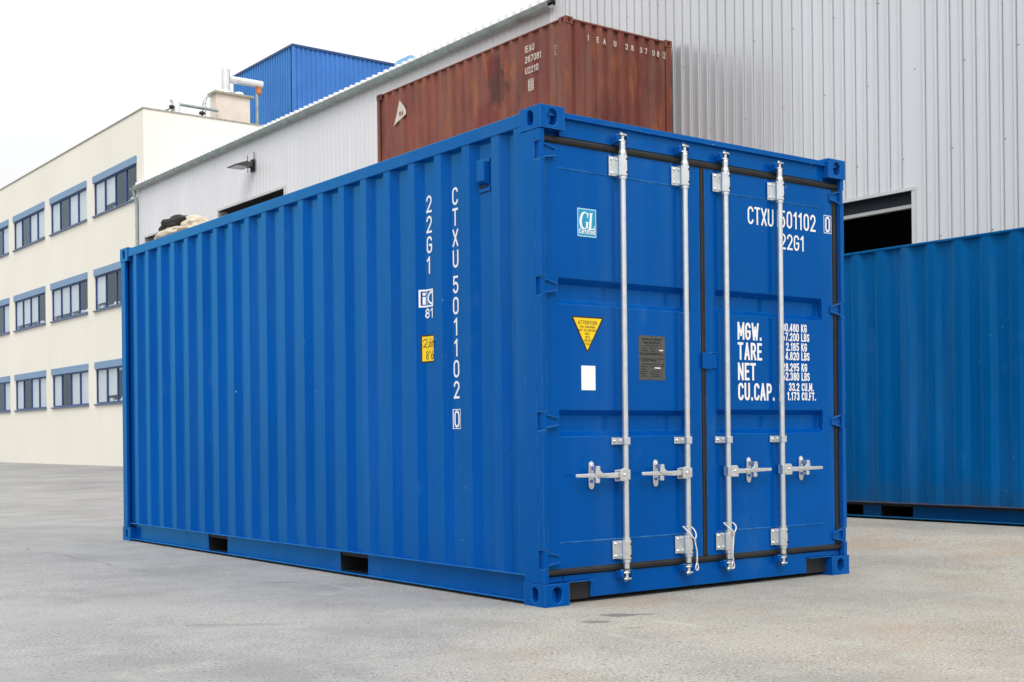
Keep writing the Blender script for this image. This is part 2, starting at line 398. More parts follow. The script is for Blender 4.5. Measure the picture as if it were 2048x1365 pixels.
# ------------------------------------------------------------------ stroke lettering (narrow technical face)
def arc(cx, cy, rx, ry, a0, a1, n=8):
    return [(cx + rx * cos(radians(a0 + (a1 - a0) * i / n)), cy + ry * sin(radians(a0 + (a1 - a0) * i / n))) for i in range(n + 1)]
R = .25
def _oval(x0, x1, y0, y1):
    w = (x1 - x0) / 2; cx = (x0 + x1) / 2; r = min(w, (y1 - y0) / 2)
    return arc(cx, y1 - r, w, r, 180, 0) + arc(cx, y0 + r, w, r, 0, -180) + ['c']
G = {
 '0': (.5, [_oval(0, .5, 0, 1)]),
 '1': (.3, [[(.0, .82), (.22, 1), (.22, 0)]]),
 '2': (.5, [arc(R, .75, R, R, 175, 0) + arc(R, .72, R, R, -10, -40, 3) + [(0, 0), (.5, 0)]]),
 '3': (.5, [arc(R, .76, R, .24, 160, -80) , arc(R, .27, R, .27, 80, -165)]),
 '4': (.5, [[(.38, 0), (.38, 1), (0, .25), (.5, .25)]]),
 '5': (.5, [[(.46, 1), (.06, 1), (.04, .56)] + arc(R, .31, R, .31, 125, -155)]),
 '6': (.5, [_oval(0, .5, 0, .58), [(.02, .38), (.3, 1)]]),
 '7': (.5, [[(0, 1), (.5, 1), (.16, 0)]]),
 '8': (.5, [_oval(.03, .47, .54, 1), _oval(0, .5, 0, .54)]),
 '9': (.5, [_oval(0, .5, .42, 1), [(.48, .62), (.2, 0)]]),
 'A': (.52, [[(0, 0), (.26, 1), (.52, 0)], [(.08, .28), (.44, .28)]]),
 'B': (.48, [[(0, 0), (0, 1)], [(.03, 1), (.24, 1)] + arc(.24, .76, .22, .24, 90, -90) + [(.03, .52)], [(.2, .52)] + arc(.24, .26, .24, .26, 90, -90) + [(.03, 0)]]),
 'C': (.48, [arc(R, .75, R, R, 15, 180) + arc(R, .25, R, R, 180, 345)]),
 'D': (.5, [[(0, 0), (0, 1), (.22, 1)] + arc(.22, .72, .28, .28, 90, 0, 5) + arc(.22, .28, .28, .28, 0, -90, 5) + ['c']]),
 'E': (.42, [[(.42, 1), (0, 1), (0, 0), (.42, 0)], [(0, .52), (.36, .52)]]),
 'F': (.42, [[(.42, 1), (0, 1), (0, 0)], [(0, .52), (.36, .52)]]),
 'G': (.5, [arc(R, .75, R, R, 15, 180) + arc(R, .25, R, R, 180, 360) + [(.5, .48), (.27, .48)]]),
 'H': (.5, [[(0, 0), (0, 1)], [(.5, 0), (.5, 1)], [(0, .52), (.5, .52)]]),
 'I': (.08, [[(.04, 0), (.04, 1)]]),
 'K': (.5, [[(0, 0), (0, 1)], [(.48, 1), (0, .4)], [(.14, .58), (.5, 0)]]),
 'L': (.42, [[(0, 1), (0, 0), (.42, 0)]]),
 'M': (.66, [[(0, 0), (0, 1), (.33, .25), (.66, 1), (.66, 0)]]),
 'N': (.52, [[(0, 0), (0, 1), (.52, 0), (.52, 1)]]),
 'O': (.5, [_oval(0, .5, 0, 1)]),
 'P': (.48, [[(0, 0), (0, 1)], [(.03, 1), (.24, 1)] + arc(.24, .74, .24, .26, 90, -90) + [(.03, .48)]]),
 'R': (.5, [[(0, 0), (0, 1)], [(.03, 1), (.24, 1)] + arc(.24, .74, .24, .26, 90, -90) + [(.03, .48)], [(.24, .48), (.5, 0)]]),
 'S': (.48, [arc(.24, .76, .24, .24, 20, 250) + arc(.24, .26, .24, .26, 75, -160)]),
 'T': (.5, [[(0, 1), (.5, 1)], [(.25, 1), (.25, 0)]]),
 'U': (.5, [[(0, 1), (0, R)] + arc(R, R, R, R, 180, 360) + [(.5, 1)]]),
 'V': (.5, [[(0, 1), (.25, 0), (.5, 1)]]),
 'W': (.72, [[(0, 1), (.18, 0), (.36, .75), (.54, 0), (.72, 1)]]),
 'X': (.5, [[(0, 0), (.5, 1)], [(0, 1), (.5, 0)]]),
 'Y': (.5, [[(0, 1), (.25, .45), (.5, 1)], [(.25, .45), (.25, 0)]]),
 '.': (.06, [[(.03, 0), (.03, .04)]]), ',': (.1, [[(.07, .06), (.02, -.12)]]), "'": (.1, [[(.05, 1), (.05, .8)]]),
 'e': (.46, [[(.0, .36), (.46, .36)] + arc(.23, .36, .23, .36, 0, 310, 12)]), 'r': (.3, [[(0, 0), (0, .7)], [(0, .45)] + arc(.2, .5, .2, .2, 170, 60, 4)]),
 't': (.32, [[(.12, .95), (.12, .1), (.3, 0)], [(0, .7), (.3, .7)]]), 'i': (.08, [[(.04, 0), (.04, .7)], [(.04, .92), (.04, 1)]]),
 'f': (.32, [[(.12, 0), (.12, .85), (.3, 1)], [(0, .7), (.3, .7)]]), 'd': (.46, [_oval(0, .46, 0, .7), [(.46, 0), (.46, 1)]]),
 'm': (.66, [[(0, 0), (0, .7)], [(0, .5)] + arc(.17, .5, .16, .2, 160, 0, 5) + [(.33, 0)], [(.33, .5)] + arc(.5, .5, .16, .2, 160, 0, 5) + [(.66, 0)]]),
}
def ribbon(mb, pts, closed, t, o, u, v, nrm, k):
    P = [Vector((p[0], p[1])) for p in pts]
    Q = [P[0]]
    for p in P[1:]:
        if (p - Q[-1]).length > 1e-6: Q.append(p)
    if closed and (Q[0] - Q[-1]).length < 1e-6: Q.pop()
    n = len(Q); L = []; Rr = []
    for i in range(n):
        a = Q[i - 1] if (i > 0 or closed) else None
        b = Q[(i + 1) % n] if (i < n - 1 or closed) else None
        d1 = (Q[i] - a).normalized() if a is not None else None
        d2 = (b - Q[i]).normalized() if b is not None else None
        if d1 is None: d1 = d2
        if d2 is None: d2 = d1
        n1 = Vector((-d1.y, d1.x)); n2 = Vector((-d2.y, d2.x))
        m = n1 + n2
        if m.length < .3: m = n1
        m.normalize(); w = t / 2 / max(.45, m.dot(n1))
        L.append(Q[i] + m * w); Rr.append(Q[i] - m * w)
    off = nrm * (.00025 * k)
    V3 = [tuple(o + u * p.x + v * p.y + off) for p in Rr] + [tuple(o + u * p.x + v * p.y + off) for p in L]
    fs = [(i, (i + 1) % n, n + (i + 1) % n, n + i) for i in range(n if closed else n - 1)]
    mb.add(V3, fs)

def text_width(s, h, wf, st, track):
    w = 0
    for ch in s:
        w += (.28 if ch == ' ' else G[ch][0]) * h * wf + st + track
    return w - track

def text(mb, s, org, u, v, h, wf=1.0, st=None, track=None, align='l', clip=None):
    """letters of cap height h on the plane through org spanned by unit vectors u (reading direction) and v (up)"""
    u = Vector(u); v = Vector(v); nrm = u.cross(v); o = Vector(org)
    st = st or h * .13; track = h * .12 if track is None else track
    W = text_width(s, h, wf, st, track)
    x = {'l': 0, 'c': -W / 2, 'r': -W}[align]; k = 0
    for ch in s:
        if ch == ' ': x += .28 * h * wf + st + track; continue
        gw, strokes = G[ch]
        for sk in strokes:
            cl = sk[-1] == 'c'; pts = [p for p in sk if p != 'c']
            q = [Vector((x + st / 2 + p[0] * h * wf, st / 2 + p[1] * (h - st))) for p in pts]
            if cl: k += 1; ribbon(mb, q, True, st, o, u, v, nrm, k % 5); continue
            runs = [[q[0]]]
            for i in range(1, len(q)):
                runs[-1].append(q[i])
                if i < len(q) - 1 and (q[i] - q[i - 1]).length > 1e-6 and (q[i + 1] - q[i]).length > 1e-6:
                    if (q[i] - q[i - 1]).normalized().dot((q[i + 1] - q[i]).normalized()) < -.15: runs.append([q[i]])
            for run in runs:
                a = (run[0] - run[1]); b = (run[-1] - run[-2])
                run[0] = run[0] + a.normalized() * st * .5; run[-1] = run[-1] + b.normalized() * st * .5
                k += 1; ribbon(mb, run, False, st, o, u, v, nrm, k % 5)
        x += gw * h * wf + st + track

def rect(mb, o, u, v, x0, y0, x1, y1, d=0.0):
    u = Vector(u); v = Vector(v); o = Vector(o) + u.cross(v) * d
    mb.poly([tuple(o + u * a + v * b) for a, b in ((x0, y0), (x1, y0), (x1, y1), (x0, y1))])
def frame(mb, o, u, v, x0, y0, x1, y1, t, d=0.0):
    rect(mb, o, u, v, x0, y0, x1, y0 + t, d); rect(mb, o, u, v, x0, y1 - t, x1, y1, d)
    rect(mb, o, u, v, x0, y0 + t, x0 + t, y1 - t, d); rect(mb, o, u, v, x1 - t, y0 + t, x1, y1 - t, d)

UX, UZ, UNY = (1, 0, 0), (0, 0, 1), (0, -1, 0)

# ------------------------------------------------------------------ ground
def sstep(a, b, x):
    t = max(0, min(1, (x - a) / (b - a))); return t * t * (3 - 2 * t)
def ground_z(x, y): return .060 * sstep(2.7, 6, x) * (1 - sstep(18, 30, y))
def make_ground():
    xs = [-160, -90, -50, -30] + [-20 + i for i in range(61)] + [50, 80, 140, 200]
    ys = [-160, -90, -50, -30] + [-20 + i for i in range(81)] + [75, 100, 150, 240]
    mb = MB(); n = len(xs)
    mb.add([(x, y, ground_z(x, y)) for y in ys for x in xs],
           [(j * n + i, j * n + i + 1, (j + 1) * n + i + 1, (j + 1) * n + i) for j in range(len(ys) - 1) for i in range(n - 1)], True)
    tag(mb.build('ground', M_GROUND, recalc=False), 'pale worn concrete yard with sandy grit', 'ground', kind='structure')
make_ground()

# ------------------------------------------------------------------ container
CW, CL, CH = 2.438, 6.058, 2.591
PITCH = .28

def casting_mesh(mb, mx, my, top):
    """ISO corner casting, its outer corner at the container's corner; mx/my/top mirror it to any of the eight corners"""
    w, l, h = .162, .178, .118
    def T(p):
        x, y, z = p
        x = CW - x if mx else x; y = CL - y if my else y
        z = CH - h + z if top else h - z
        return (x, y, z)
    def holed(o, a, b, na, nb, rx, ry, depth, inward):
        # face spanned by unit a (length na) and b (length nb) with an oval hole of half sizes rx, ry
        o = Vector(o); a = Vector(a); b = Vector(b); inn = Vector(inward)
        N = 28; hole = []; outer = []
        for i in range(N):
            th = 2 * pi * (i + .5) / N
            s = max(0, ry - rx) if ry > rx else 0
            px = rx * cos(th); py = (rx if ry > rx else ry) * sin(th) + (s if sin(th) > 0 else -s)
            if rx >= ry: px = ry * cos(th) + ((rx - ry) if cos(th) > 0 else -(rx - ry)); py = ry * sin(th)
            hole.append((na / 2 + px, nb / 2 + py))
            c, q = cos(th), sin(th); k = min(na / 2 / abs(c) if abs(c) > 1e-9 else 1e9, nb / 2 / abs(q) if abs(q) > 1e-9 else 1e9)
            outer.append((na / 2 + c * k, nb / 2 + q * k))
        for cx, cy in ((0, 0), (na, 0), (na, nb), (0, nb)):
            j = min(range(N), key=lambda i: hypot(outer[i][0] - cx, outer[i][1] - cy)); outer[j] = (cx, cy)
        P = lambda q, d=0: T(o + a * q[0] + b * q[1] + inn * d)
        mb.add([P(q) for q in outer] + [P(q) for q in hole], [(i, (i + 1) % N, N + (i + 1) % N, N + i) for i in range(N)])
        mb.add([P(q) for q in hole] + [P(q, depth) for q in hole], [(i, (i + 1) % N, N + (i + 1) % N, N + i) for i in range(N)])
        mb.poly([P(q, depth) for q in hole])
    holed((0, 0, 0), (0, 1, 0), (0, 0, 1), l, h, .0255, .04, .12, (1, 0, 0))       # side
    holed((0, 0, 0), (1, 0, 0), (0, 0, 1), w, h, .033, .042, .13, (0, 1, 0))         # end
    holed((0, 0, h), (1, 0, 0), (0, 1, 0), w, l, .032, .06, .08, (0, 0, -1))         # top or bottom
    mb.quad(T((w, 0, 0)), T((w, l, 0)), T((w, l, h)), T((w, 0, h)))
    mb.quad(T((0, l, 0)), T((w, l, 0)), T((w, l, h)), T((0, l, h)))
    mb.quad(T((0, 0, 0)), T((w, 0, 0)), T((w, l, 0)), T((0, l, 0)))

def rib_breaks(y0, y1, edge, inner, outer, of, sl):
    """(y, x) outline of trapezoid corrugation; ribs' far edges at edge + k*PITCH"""
    pts = [(y0, inner)]
    k = -2
    while True:
        e = edge + k * PITCH; k += 1
        if e - of - sl < y0 + .005: continue
        if e + sl > y1 - .005: break
        pts += [(e - of - sl, inner), (e - of, outer), (e, outer), (e + sl, inner)]
    pts.append((y1, inner))
    return pts

def side_panel(root, mat, mirror, z0, z1, edge=.447):
    mb = MB()
    pts = rib_breaks(.243, 5.87, edge, .050, .012, .070, .056)
    n = len(pts); X = (lambda x: CW - x) if mirror else (lambda x: x)
    mb.add([(X(x), y, z0) for y, x in pts] + [(X(x), y, z1) for y, x in pts], [((i, i + 1, n + i + 1, n + i) if mirror else (n + i, n + i + 1, i + 1, i)) for i in range(n - 1)])
    o = mb.build('side_panel', mat, root, bevel=.007, seg=3, recalc=False)
    for p in o.data.polygons: p.use_smooth = False
    return o

def container(name, label, loc, mat, pockets, door, group=None, rz=2.505, web=.052, notches=(.245, .96, 1.66, 2.362)):
    root = thing(name, label, 'shipping container', loc, group)
    for mx in (0, 1):
        for my in (0, 1):
            for tp in (0, 1):
                mb = MB(); casting_mesh(mb, mx, my, tp); mb.build('corner_casting', mat, root, bevel=.005, weld=True)
    zb, zt = .118, CH - .118
    for mx in (0, 1):
        X = (lambda x: CW - x) if mx else (lambda x: x)
        bx = lambda mb, x0, y0, z0, x1, y1, z1: mb.box(min(X(x0), X(x1)), y0, z0, max(X(x0), X(x1)), y1, z1)
        # end post: side plate with a front flange (notched for the hinges on the door end)
        mb = MB()
        bx(mb, .004, .058, zb, .030, .178, zt); bx(mb, .008, .178, .160, .030, .243, 2.505)
        if door:
            z = zb
            for c in notches:
                bx(mb, .004, .010, z, .034, .058, c - .05); z = c + .05
            bx(mb, .004, .010, z, .034, .058, zt)
            bx(mb, .016, .040, zb + .001, .034, .0575, zt - .001)
        else:
            bx(mb, .004, .010, zb, .13, .058, zt)
        mb.build('corner_post', mat, root, bevel=.004)
        mb = MB()
        bx(mb, .004, 5.955, zb, .030, 6.05, zt); bx(mb, .030, 6.02, zb, .12, 6.05, zt); bx(mb, .046, 5.87, .160, .056, 5.955, 2.505)
        mb.build('corner_post', mat, root, bevel=.004)
        # rails
        mb = MB(); bx(mb, .006, .178, rz, .066, 5.88, 2.577)
        mb.build('top_rail', mat, root, bevel=.004)
        mb = MB()
        bx(mb, .006, .178, .016, web + .008, 5.88, .024); bx(mb, .006, .178, .152, web + .008, 5.88, .160)
        ys = [.178] + [v for p in pockets for v in p] + [5.88]
        for a, b in zip(ys[::2], ys[1::2]): bx(mb, web, a, .024, web + .008, b, .152)
        mb.build('bottom_rail', mat, root, bevel=.0015, seg=1)
        for a, b in pockets:
            mb = MB(); bx(mb, .0085 + web, a - .006, .018, 1.15, a + .002, .125); bx(mb, .0085 + web, b - .002, .018, 1.15, b + .006, .125); bx(mb, .0085 + web, a + .002, .1205, 1.15, b - .002, .125); bx(mb, .010 + web, a + .002, .018, 1.15, b - .002, .021)
            mb.build('fork_pocket', M_DARK, root)
        side_panel(root, mat, mx, .160, rz)
    mb = MB(); mb.box(.066, .02, 2.545, CW - .066, 6.03, 2.572); mb.build('roof', mat, root)
    mb = MB(); mb.box(.061, .12, .126, CW - .061, 6.0, .150)
    for k in range(12):
        y = .5 + k * .46
        if not any(a - .08 < y < b + .02 for a, b in pockets): mb.box(web + .10, y, .03, CW - web - .10, y + .05, .125)
    mb.build('floor', M_DARK, root)
    mb = MB(); mb.box(.12, 6.0, .13, CW - .12, 6.03, 2.5); mb.box(.162, 6.0, .02, CW - .162, 6.045, .13); mb.box(.162, 6.0, 2.48, CW - .162, 6.045, 2.575)
    mb.build('end_panel', mat, root)
    if not door:
        pts = [(.13, .068)]; pw = .2425; k = 0
        x = .13
        for k in range(9):
            x0 = .13 + k * .242
            pts += [(x0 + .080, .068), (x0 + .098, .022), (x0 + .212, .022), (x0 + .230, .068)]
        pts.append((CW - .13, .068)); n = len(pts)
        mb = MB()
        mb.add([(a, b, .12) for a, b in pts] + [(a, b, 2.540) for a, b in pts], [(i, i + 1, n + i + 1, n + i) for i in range(n - 1)])
        mb.build('end_panel', mat, root, recalc=False)
        mb = MB(); mb.box(.162, .012, 2.540, CW - .162, .07, 2.572); mb.build('header', mat, root, bevel=.004)
        mb = MB(); mb.box(.162, .008, .02, CW - .162, .07, .12); mb.build('sill', mat, root, bevel=.004)
    return root

# ------------------------------------------------------------------ the blue container in front
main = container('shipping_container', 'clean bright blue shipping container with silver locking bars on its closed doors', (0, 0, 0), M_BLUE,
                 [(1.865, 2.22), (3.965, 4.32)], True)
DF = .045      # outer face of the doors
# header and sill
mb = MB(); mb.box(.162, DF, 2.452, CW - .162, .11, 2.574); mb.box(.162, DF - .004, 2.5745, CW - .162, .12, 2.579)
mb.box(.034, .075, 2.452, .162, .11, 2.473); mb.box(CW - .162, .075, 2.452, CW - .034, .11, 2.473)
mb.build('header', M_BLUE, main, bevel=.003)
mb = MB()
ZS = .150
mb.prism([(.162, DF, .122), (.345, DF, .122), (.345, DF, .026), (2.085, DF, .026), (2.085, DF, .122), (CW - .162, DF, .122), (CW - .162, DF, ZS), (.162, DF, ZS)], (0, .06, 0))
mb.box(.034, .05, .119, .162, .10, ZS); mb.box(CW - .162, .05, .119, CW - .034, .10, ZS)
mb.box(.162, .012, .116, .345, DF - .001, .122); mb.box(2.085, .012, .116, CW - .162, DF - .001, .122)
mb.build('sill', M_BLUE, main, bevel=.003)

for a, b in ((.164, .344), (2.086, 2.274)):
    mb = MB(); mb.box(a, .058, .020, b, .064, .1155); mb.build('recess_shade_plate', M_DARK, main)  # added dark plate in each sill notch, standing in for its deep shadow

def door_panel(x0, x1, xa, xb, dz):
    z0, z1 = .188, 2.412
    t1 = (1.575 + dz, 1.712 + dz); t2 = (.878 + dz, 1.020 + dz)
    mb = MB(); D = DF; dp = .042
    zs = [z0, t2[0], t2[1], t1[0], t1[1], z1]; xs = [x0, xa, xb, x1]
    for j in range(5):
        for i in range(3):
            if i == 1 and j in (1, 3): continue
            mb.quad((xs[i], D, zs[j]), (xs[i + 1], D, zs[j]), (xs[i + 1], D, zs[j + 1]), (xs[i], D, zs[j + 1]))
    for a, b in (t1, t2):
        p = [(D, a), (D + dp, a + .030), (D + dp, b - .030), (D, b)]
        for (ya, za), (yb, zb) in zip(p[:-1], p[1:]):
            mb.quad((xa, ya, za), (xb, ya, za), (xb, yb, zb), (xa, yb, zb))
        for x in (xa, xb): mb.poly([(x, y, z) for y, z in p])
    for (a, b) in (((x0, z0), (x1, z0)), ((x1, z0), (x1, z1)), ((x1, z1), (x0, z1)), ((x0, z1), (x0, z0))):
        mb.quad((a[0], D, a[1]), (b[0], D, b[1]), (b[0], D + .04, b[1]), (a[0], D + .04, a[1]))
    for z, e0, e1 in ((2.283, xa, xb), (.322, xa, xb)):       # weld beads
        mb.tube([(e0, D, z), (e1, D, z)], .0046, 6)
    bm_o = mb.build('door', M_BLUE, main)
    bm = bmesh.new(); bm.from_mesh(bm_o.data); bmesh.ops.remove_doubles(bm, verts=bm.verts, dist=.0004)
    bmesh.ops.recalc_face_normals(bm, faces=bm.faces)
    big = max(bm.faces, key=lambda f: f.calc_area())
    if big.normal.y > 0: bmesh.ops.reverse_faces(bm, faces=bm.faces)
    bm.to_mesh(bm_o.data); bm.free()
    md = bm_o.modifiers.new("bevel", 'BEVEL'); md.width = .005; md.segments = 2; md.limit_method = 'ANGLE'; md.angle_limit = radians(25)
    return bm_o

def gasket(door, segs):
    mb = MB()
    for (x0, z0, x1, z1) in segs:
        if x1 - x0 > z1 - z0:     # horizontal, a rounded lip: upper and lower bulge
            m = (z0 + z1) / 2
            mb.prism([(x0, DF + .012, z0), (x0, DF - .004, z0 + .004), (x0, DF - .014, m - .010), (x0, DF - .016, m + .004), (x0, DF - .012, m + .012), (x0, DF - .004, z1 - .004), (x0, DF + .012, z1)], (x1 - x0, 0, 0))
        else:
            m = (x0 + x1) / 2
            mb.prism([(x0, DF + .012, z0), (x0 + .004, DF - .004, z0), (m - .004, DF - .008, z0), (m, DF - .002, z0), (m + .004, DF - .008, z0), (x1 - .004, DF - .003, z0), (x1, DF + .012, z0)], (0, 0, z1 - z0))
    mb.build('gasket', M_RUBBER, door)

doorL = door_panel(.062, 1.190, .142, 1.108, 0)
doorR = door_panel(1.230, 2.358, 1.312, 2.255, .008)
gasket(doorL, [(.040, 2.406, 1.2095, 2.4515), (.040, .1505, 1.2095, .192), (.038, .191, .060, 2.409)])
gasket(doorR, [(1.2105, 2.406, 2.402, 2.4515), (1.2105, .1505, 2.402, .192), (2.360, .191, 2.402, 2.409), (1.191, .191, 1.229, 2.409)])

def hinge(door, c, left):
    mb = MB(); X = (lambda x: x) if left else (lambda x: CW - x)
    h = .042
    # tapering strap welded on the door, two leaf edges standing proud, knuckle round the pin
    e = .122 if left else .108
    mb.prism([(X(.030), DF, c - h), (X(e), DF, c - h + .018), (X(e), DF, c + h - .022), (X(.030), DF, c + h)], (0, -.012, 0))
    mb.prism([(X(.026), DF - .012, c + h), (X(e), DF - .012, c + h - .022), (X(e), DF - .012, c + h - .030), (X(.026), DF - .012, c + h - .010)], (0, -.012, 0))
    mb.prism([(X(.026), DF - .012, c - h), (X(e), DF - .012, c - h + .018), (X(e), DF - .012, c - h + .026), (X(.026), DF - .012, c - h + .010)], (0, -.012, 0))
    mb.rod((X(.022), .022, c - .046), (X(.022), .022, c + .046), .0135, 14)
    mb.build('hinge', M_BLUE, door, bevel=.002)
    mb = MB()
    mb.box(min(X(.0045), X(.036)), .008, c + .0465, max(X(.0045), X(.036)), .062, c + .0505)
    mb.build('hinge_lug', M_BLUE, main)
    mb = MB(); mb.box(min(X(.0045), X(.036)), .008, c - .0505, max(X(.0045), X(.036)), .062, c - .0465)
    mb.build('hinge_lug', M_BLUE, main)
for c in (.245, .96, 1.66, 2.362):
    hinge(doorL, c, True); hinge(doorR, c, False)

def bolt(mb, x, y, z, r=.008): mb.lathe((x, y, z), [(r, 0), (r, -.005), (r * .6, -.008)], 8, 'y')
BY = 0.0
def locking_bar(door, x, flip):
    mb = MB()
    mb.rod((x, BY, .165), (x, BY, 2.455), .0168, 18)
    for a in (.206, .324, 2.272, 2.40):
        mb.lathe((x, BY, a - .007), [(.0225, 0), (.0225, .014)], 18)
    mb.lathe((x, BY, .195), [(.019, 0), (.0225, .012)], 18); mb.lathe((x, BY, 2.407), [(.0225, 0), (.018, .014)], 18)
    mb.build('locking_bar', M_GALV, door)
    for z0, z1 in ((.214, .317), (2.281, 2.392)):               # bearing brackets
        mb = MB()
        mb.box(x - .068, DF - .012, z0 + .002, x - .022, DF - .006, z1 - .002)
        mb.prism([(x - .030, DF - .012, z0), (x - .026, BY - .002, z0), (x - .016, BY - .020, z0), (x + .012, BY - .024, z0), (x + .025, BY - .012, z0), (x + .026, DF - .002, z0), (x - .022, DF - .002, z0)], (0, 0, z1 - z0))
        for z in (z0 + .018, z1 - .018): bolt(mb, x - .050, DF - .012, z)
        mb.build('bar_bracket', M_GALV, door, bevel=.003)
        for z in (z0 + .02, z1 - .02):
            mb = MB(); mb.lathe((x + .013, BY - .0225, z), [(.0068, 0), (.0068, -.004)], 10, 'y'); mb.build('rivet', M_DARK, door)
    mb = MB()                                                    # small guide above the handle
    mb.box(x - .066, DF - .010, .832, x - .020, DF - .003, .872)
    mb.prism([(x - .024, DF - .010, .832), (x - .021, BY - .018, .832), (x + .018, BY - .021, .832), (x + .023, BY - .010, .832), (x + .022, DF - .003, .832)], (0, 0, .040))
    bolt(mb, x - .046, DF - .010, .852, .009)
    mb.build('bar_guide', M_GALV, door, bevel=.003)
    # cam ends and keepers at header and sill
    for zc, s in ((2.478, 1), (.135, -1)):
        mb = MB()
        mb.lathe((x, BY, zc - .024 if s > 0 else zc + .024), [(.020, 0), (.0165, .010 * s), (.012, .016 * s)], 14)
        mb.rod((x, BY, zc - s * .02), (x, BY, zc + s * .026), .011, 12)
        mb.prism([(x - .028, BY - .012, zc + s * .020), (x - .020, BY - .02, zc + s * .020), (x + .020, BY - .016, zc + s * .020), (x + .030, BY, zc + s * .020), (x + .012, BY + .022, zc + s * .020), (x - .016, BY + .016, zc + s * .020)], (0, 0, s * .009))
        mb.prism([(x - .026, BY - .006, zc - s * .012), (x - .006, BY - .018, zc - s * .012), (x + .014, BY - .014, zc - s * .012), (x + .016, BY + .012, zc - s * .012), (x - .014, BY + .014, zc - s * .012)], (0, 0, s * .008))
        mb.prism([(x + .004, BY - .017, zc + s * .026), (x - .024, BY - .021, zc + s * .034), (x - .020, BY - .010, zc + s * .040), (x + .012, BY - .004, zc + s * .034)], (0, .012, 0))
        mb.build('bar_cam', M_GALV, door, bevel=.002)
        mb = MB()
        mb.box(x - .036, DF - .006, zc - .022, x + .036, DF, zc + .022)
        for q in (-1, 1):
            mb.prism([(x + q * .026, DF - .01, zc - .024), (x + q * .044, DF - .01, zc - .024), (x + q * .041, BY - .004, zc - .014), (x + q * .029, BY - .010, zc - .014)], (0, 0, .038))
            mb.prism([(x + q * .028, BY - .004, zc + .014), (x + q * .042, BY + .006, zc + .014), (x + q * .030, BY + .014, zc + .014), (x + q * .012, BY + .012, zc + .014)], (0, 0, .012))
        mb.build('bar_keeper', M_BLUE, main, bevel=.003)
    # handle: hub clamped on the bar, flat lever, catch plate with its swing-over retainer
    s = 1 if flip else -1
    L0 = .355
    zc = .672
    mb = MB()
    mb.prism([(x + s * .008, BY - .026, zc - .034), (x + s * .060, BY - .026, zc - .034), (x + s * .060, BY - .026, zc + .020), (x + s * .048, BY - .026, zc + .032), (x + s * .008, BY - .026, zc + .032)], (0, .010, 0))
    mb.prism([(x + s * .008, BY + .010, zc - .036), (x + s * .066, BY + .010, zc - .036), (x + s * .066, BY + .010, zc + .024), (x + s * .008, BY + .010, zc + .030)], (0, .010, 0))
    mb.box(x - .018, BY - .0195, zc - .028, x + .018, BY + .0195, zc + .026)
    bolt(mb, x + s * .032, BY - .026, zc, .008)
    mb.build('handle_hub', M_GALV, door, bevel=.003)
    mb = MB()
    pts = [(.040, -.016), (.13, -.016), (.20, -.012), (L0, -.008), (L0 + .004, .004), (L0, .010), (.21, .012), (.13, .011), (.040, .014)]
    mb.prism([(x + s * a, BY - .014, zc + b) for a, b in pts], (0, .014, 0))
    mb.build('handle', M_GALV, door, bevel=.004)
    mb = MB()
    xc = x + s * .212
    plate = arc(0, .054, .019, .021, 0, 180, 8) + arc(0, -.054, .019, .021, 180, 360, 8)
    mb.prism([(xc + a, DF - .003, zc + b) for a, b in plate], (0, -.008, 0))
    bolt(mb, xc, DF - .011, zc + .056); bolt(mb, xc, DF - .011, zc - .056)
    mb.box(xc - .016, BY + .002, zc - .040, xc + .016, DF - .010, zc - .022)
    mb.prism([(xc - .014, BY - .018, zc - .040), (xc + .014, BY - .018, zc - .040), (xc + .014, BY - .018, zc - .016), (xc - .014, BY - .018, zc - .010)], (0, .02, 0))
    mb.build('handle_catch', M_GALV, door, bevel=.003)
    mb = MB()
    k = 1
    prof = [(-.012, .050), (.012, .050), (.014, .026), (.034, .012), (.080, .002), (.076, -.005), (.024, -.004), (.008, -.002), (-.016, .005), (-.018, .018)]
    mb.prism([(xc - k * a * s, BY - .0215, zc + b) for a, b in prof], (0, .007, 0))
    mb.prism([(xc - .010, BY - .0145, zc + .026), (xc + .010, BY - .0145, zc + .026), (xc + .010, BY - .0145, zc + .050), (xc - .010, BY - .0145, zc + .050)], (0, DF - .010 - BY + .0145, 0))
    mb.build('handle_retainer', M_GALV, door, bevel=.002)
for x in (.563, 1.030): locking_bar(doorL, x, False)
for x in (1.357, 1.823): locking_bar(doorR, x, True)

# centre cam block on the right door
mb = MB(); mb.box(1.186, DF - .020, 1.258, 1.262, DF - .009, 1.352); mb.box(1.240, DF - .009, 1.262, 1.312, DF, 1.350)
mb.build('latch_block', M_BLUE, doorR, bevel=.004)
mb = MB(); mb.box(1.245, DF - .013, 1.352, 1.312, DF + .001, 1.356); mb.build('latch_lip', M_BLUE, doorR)

# side ventilator
mb = MB(); mb.prism([(.0475, .512, 2.262), (.0475, .600, 2.262), (.014, .590, 2.285), (.014, .522, 2.285)], (0, 0, .115))
mb.box(.040, .500, 2.228, .0475, .606, 2.262); mb.box(.040, .500, 2.384, .0475, .606, 2.408)
mb.build('ventilator', M_BLUE, main, bevel=.004)
mb = MB(); mb.box(.030, .515, 2.254, .046, .598, 2.2615); mb.build('vent_slot', M_DARK, main)

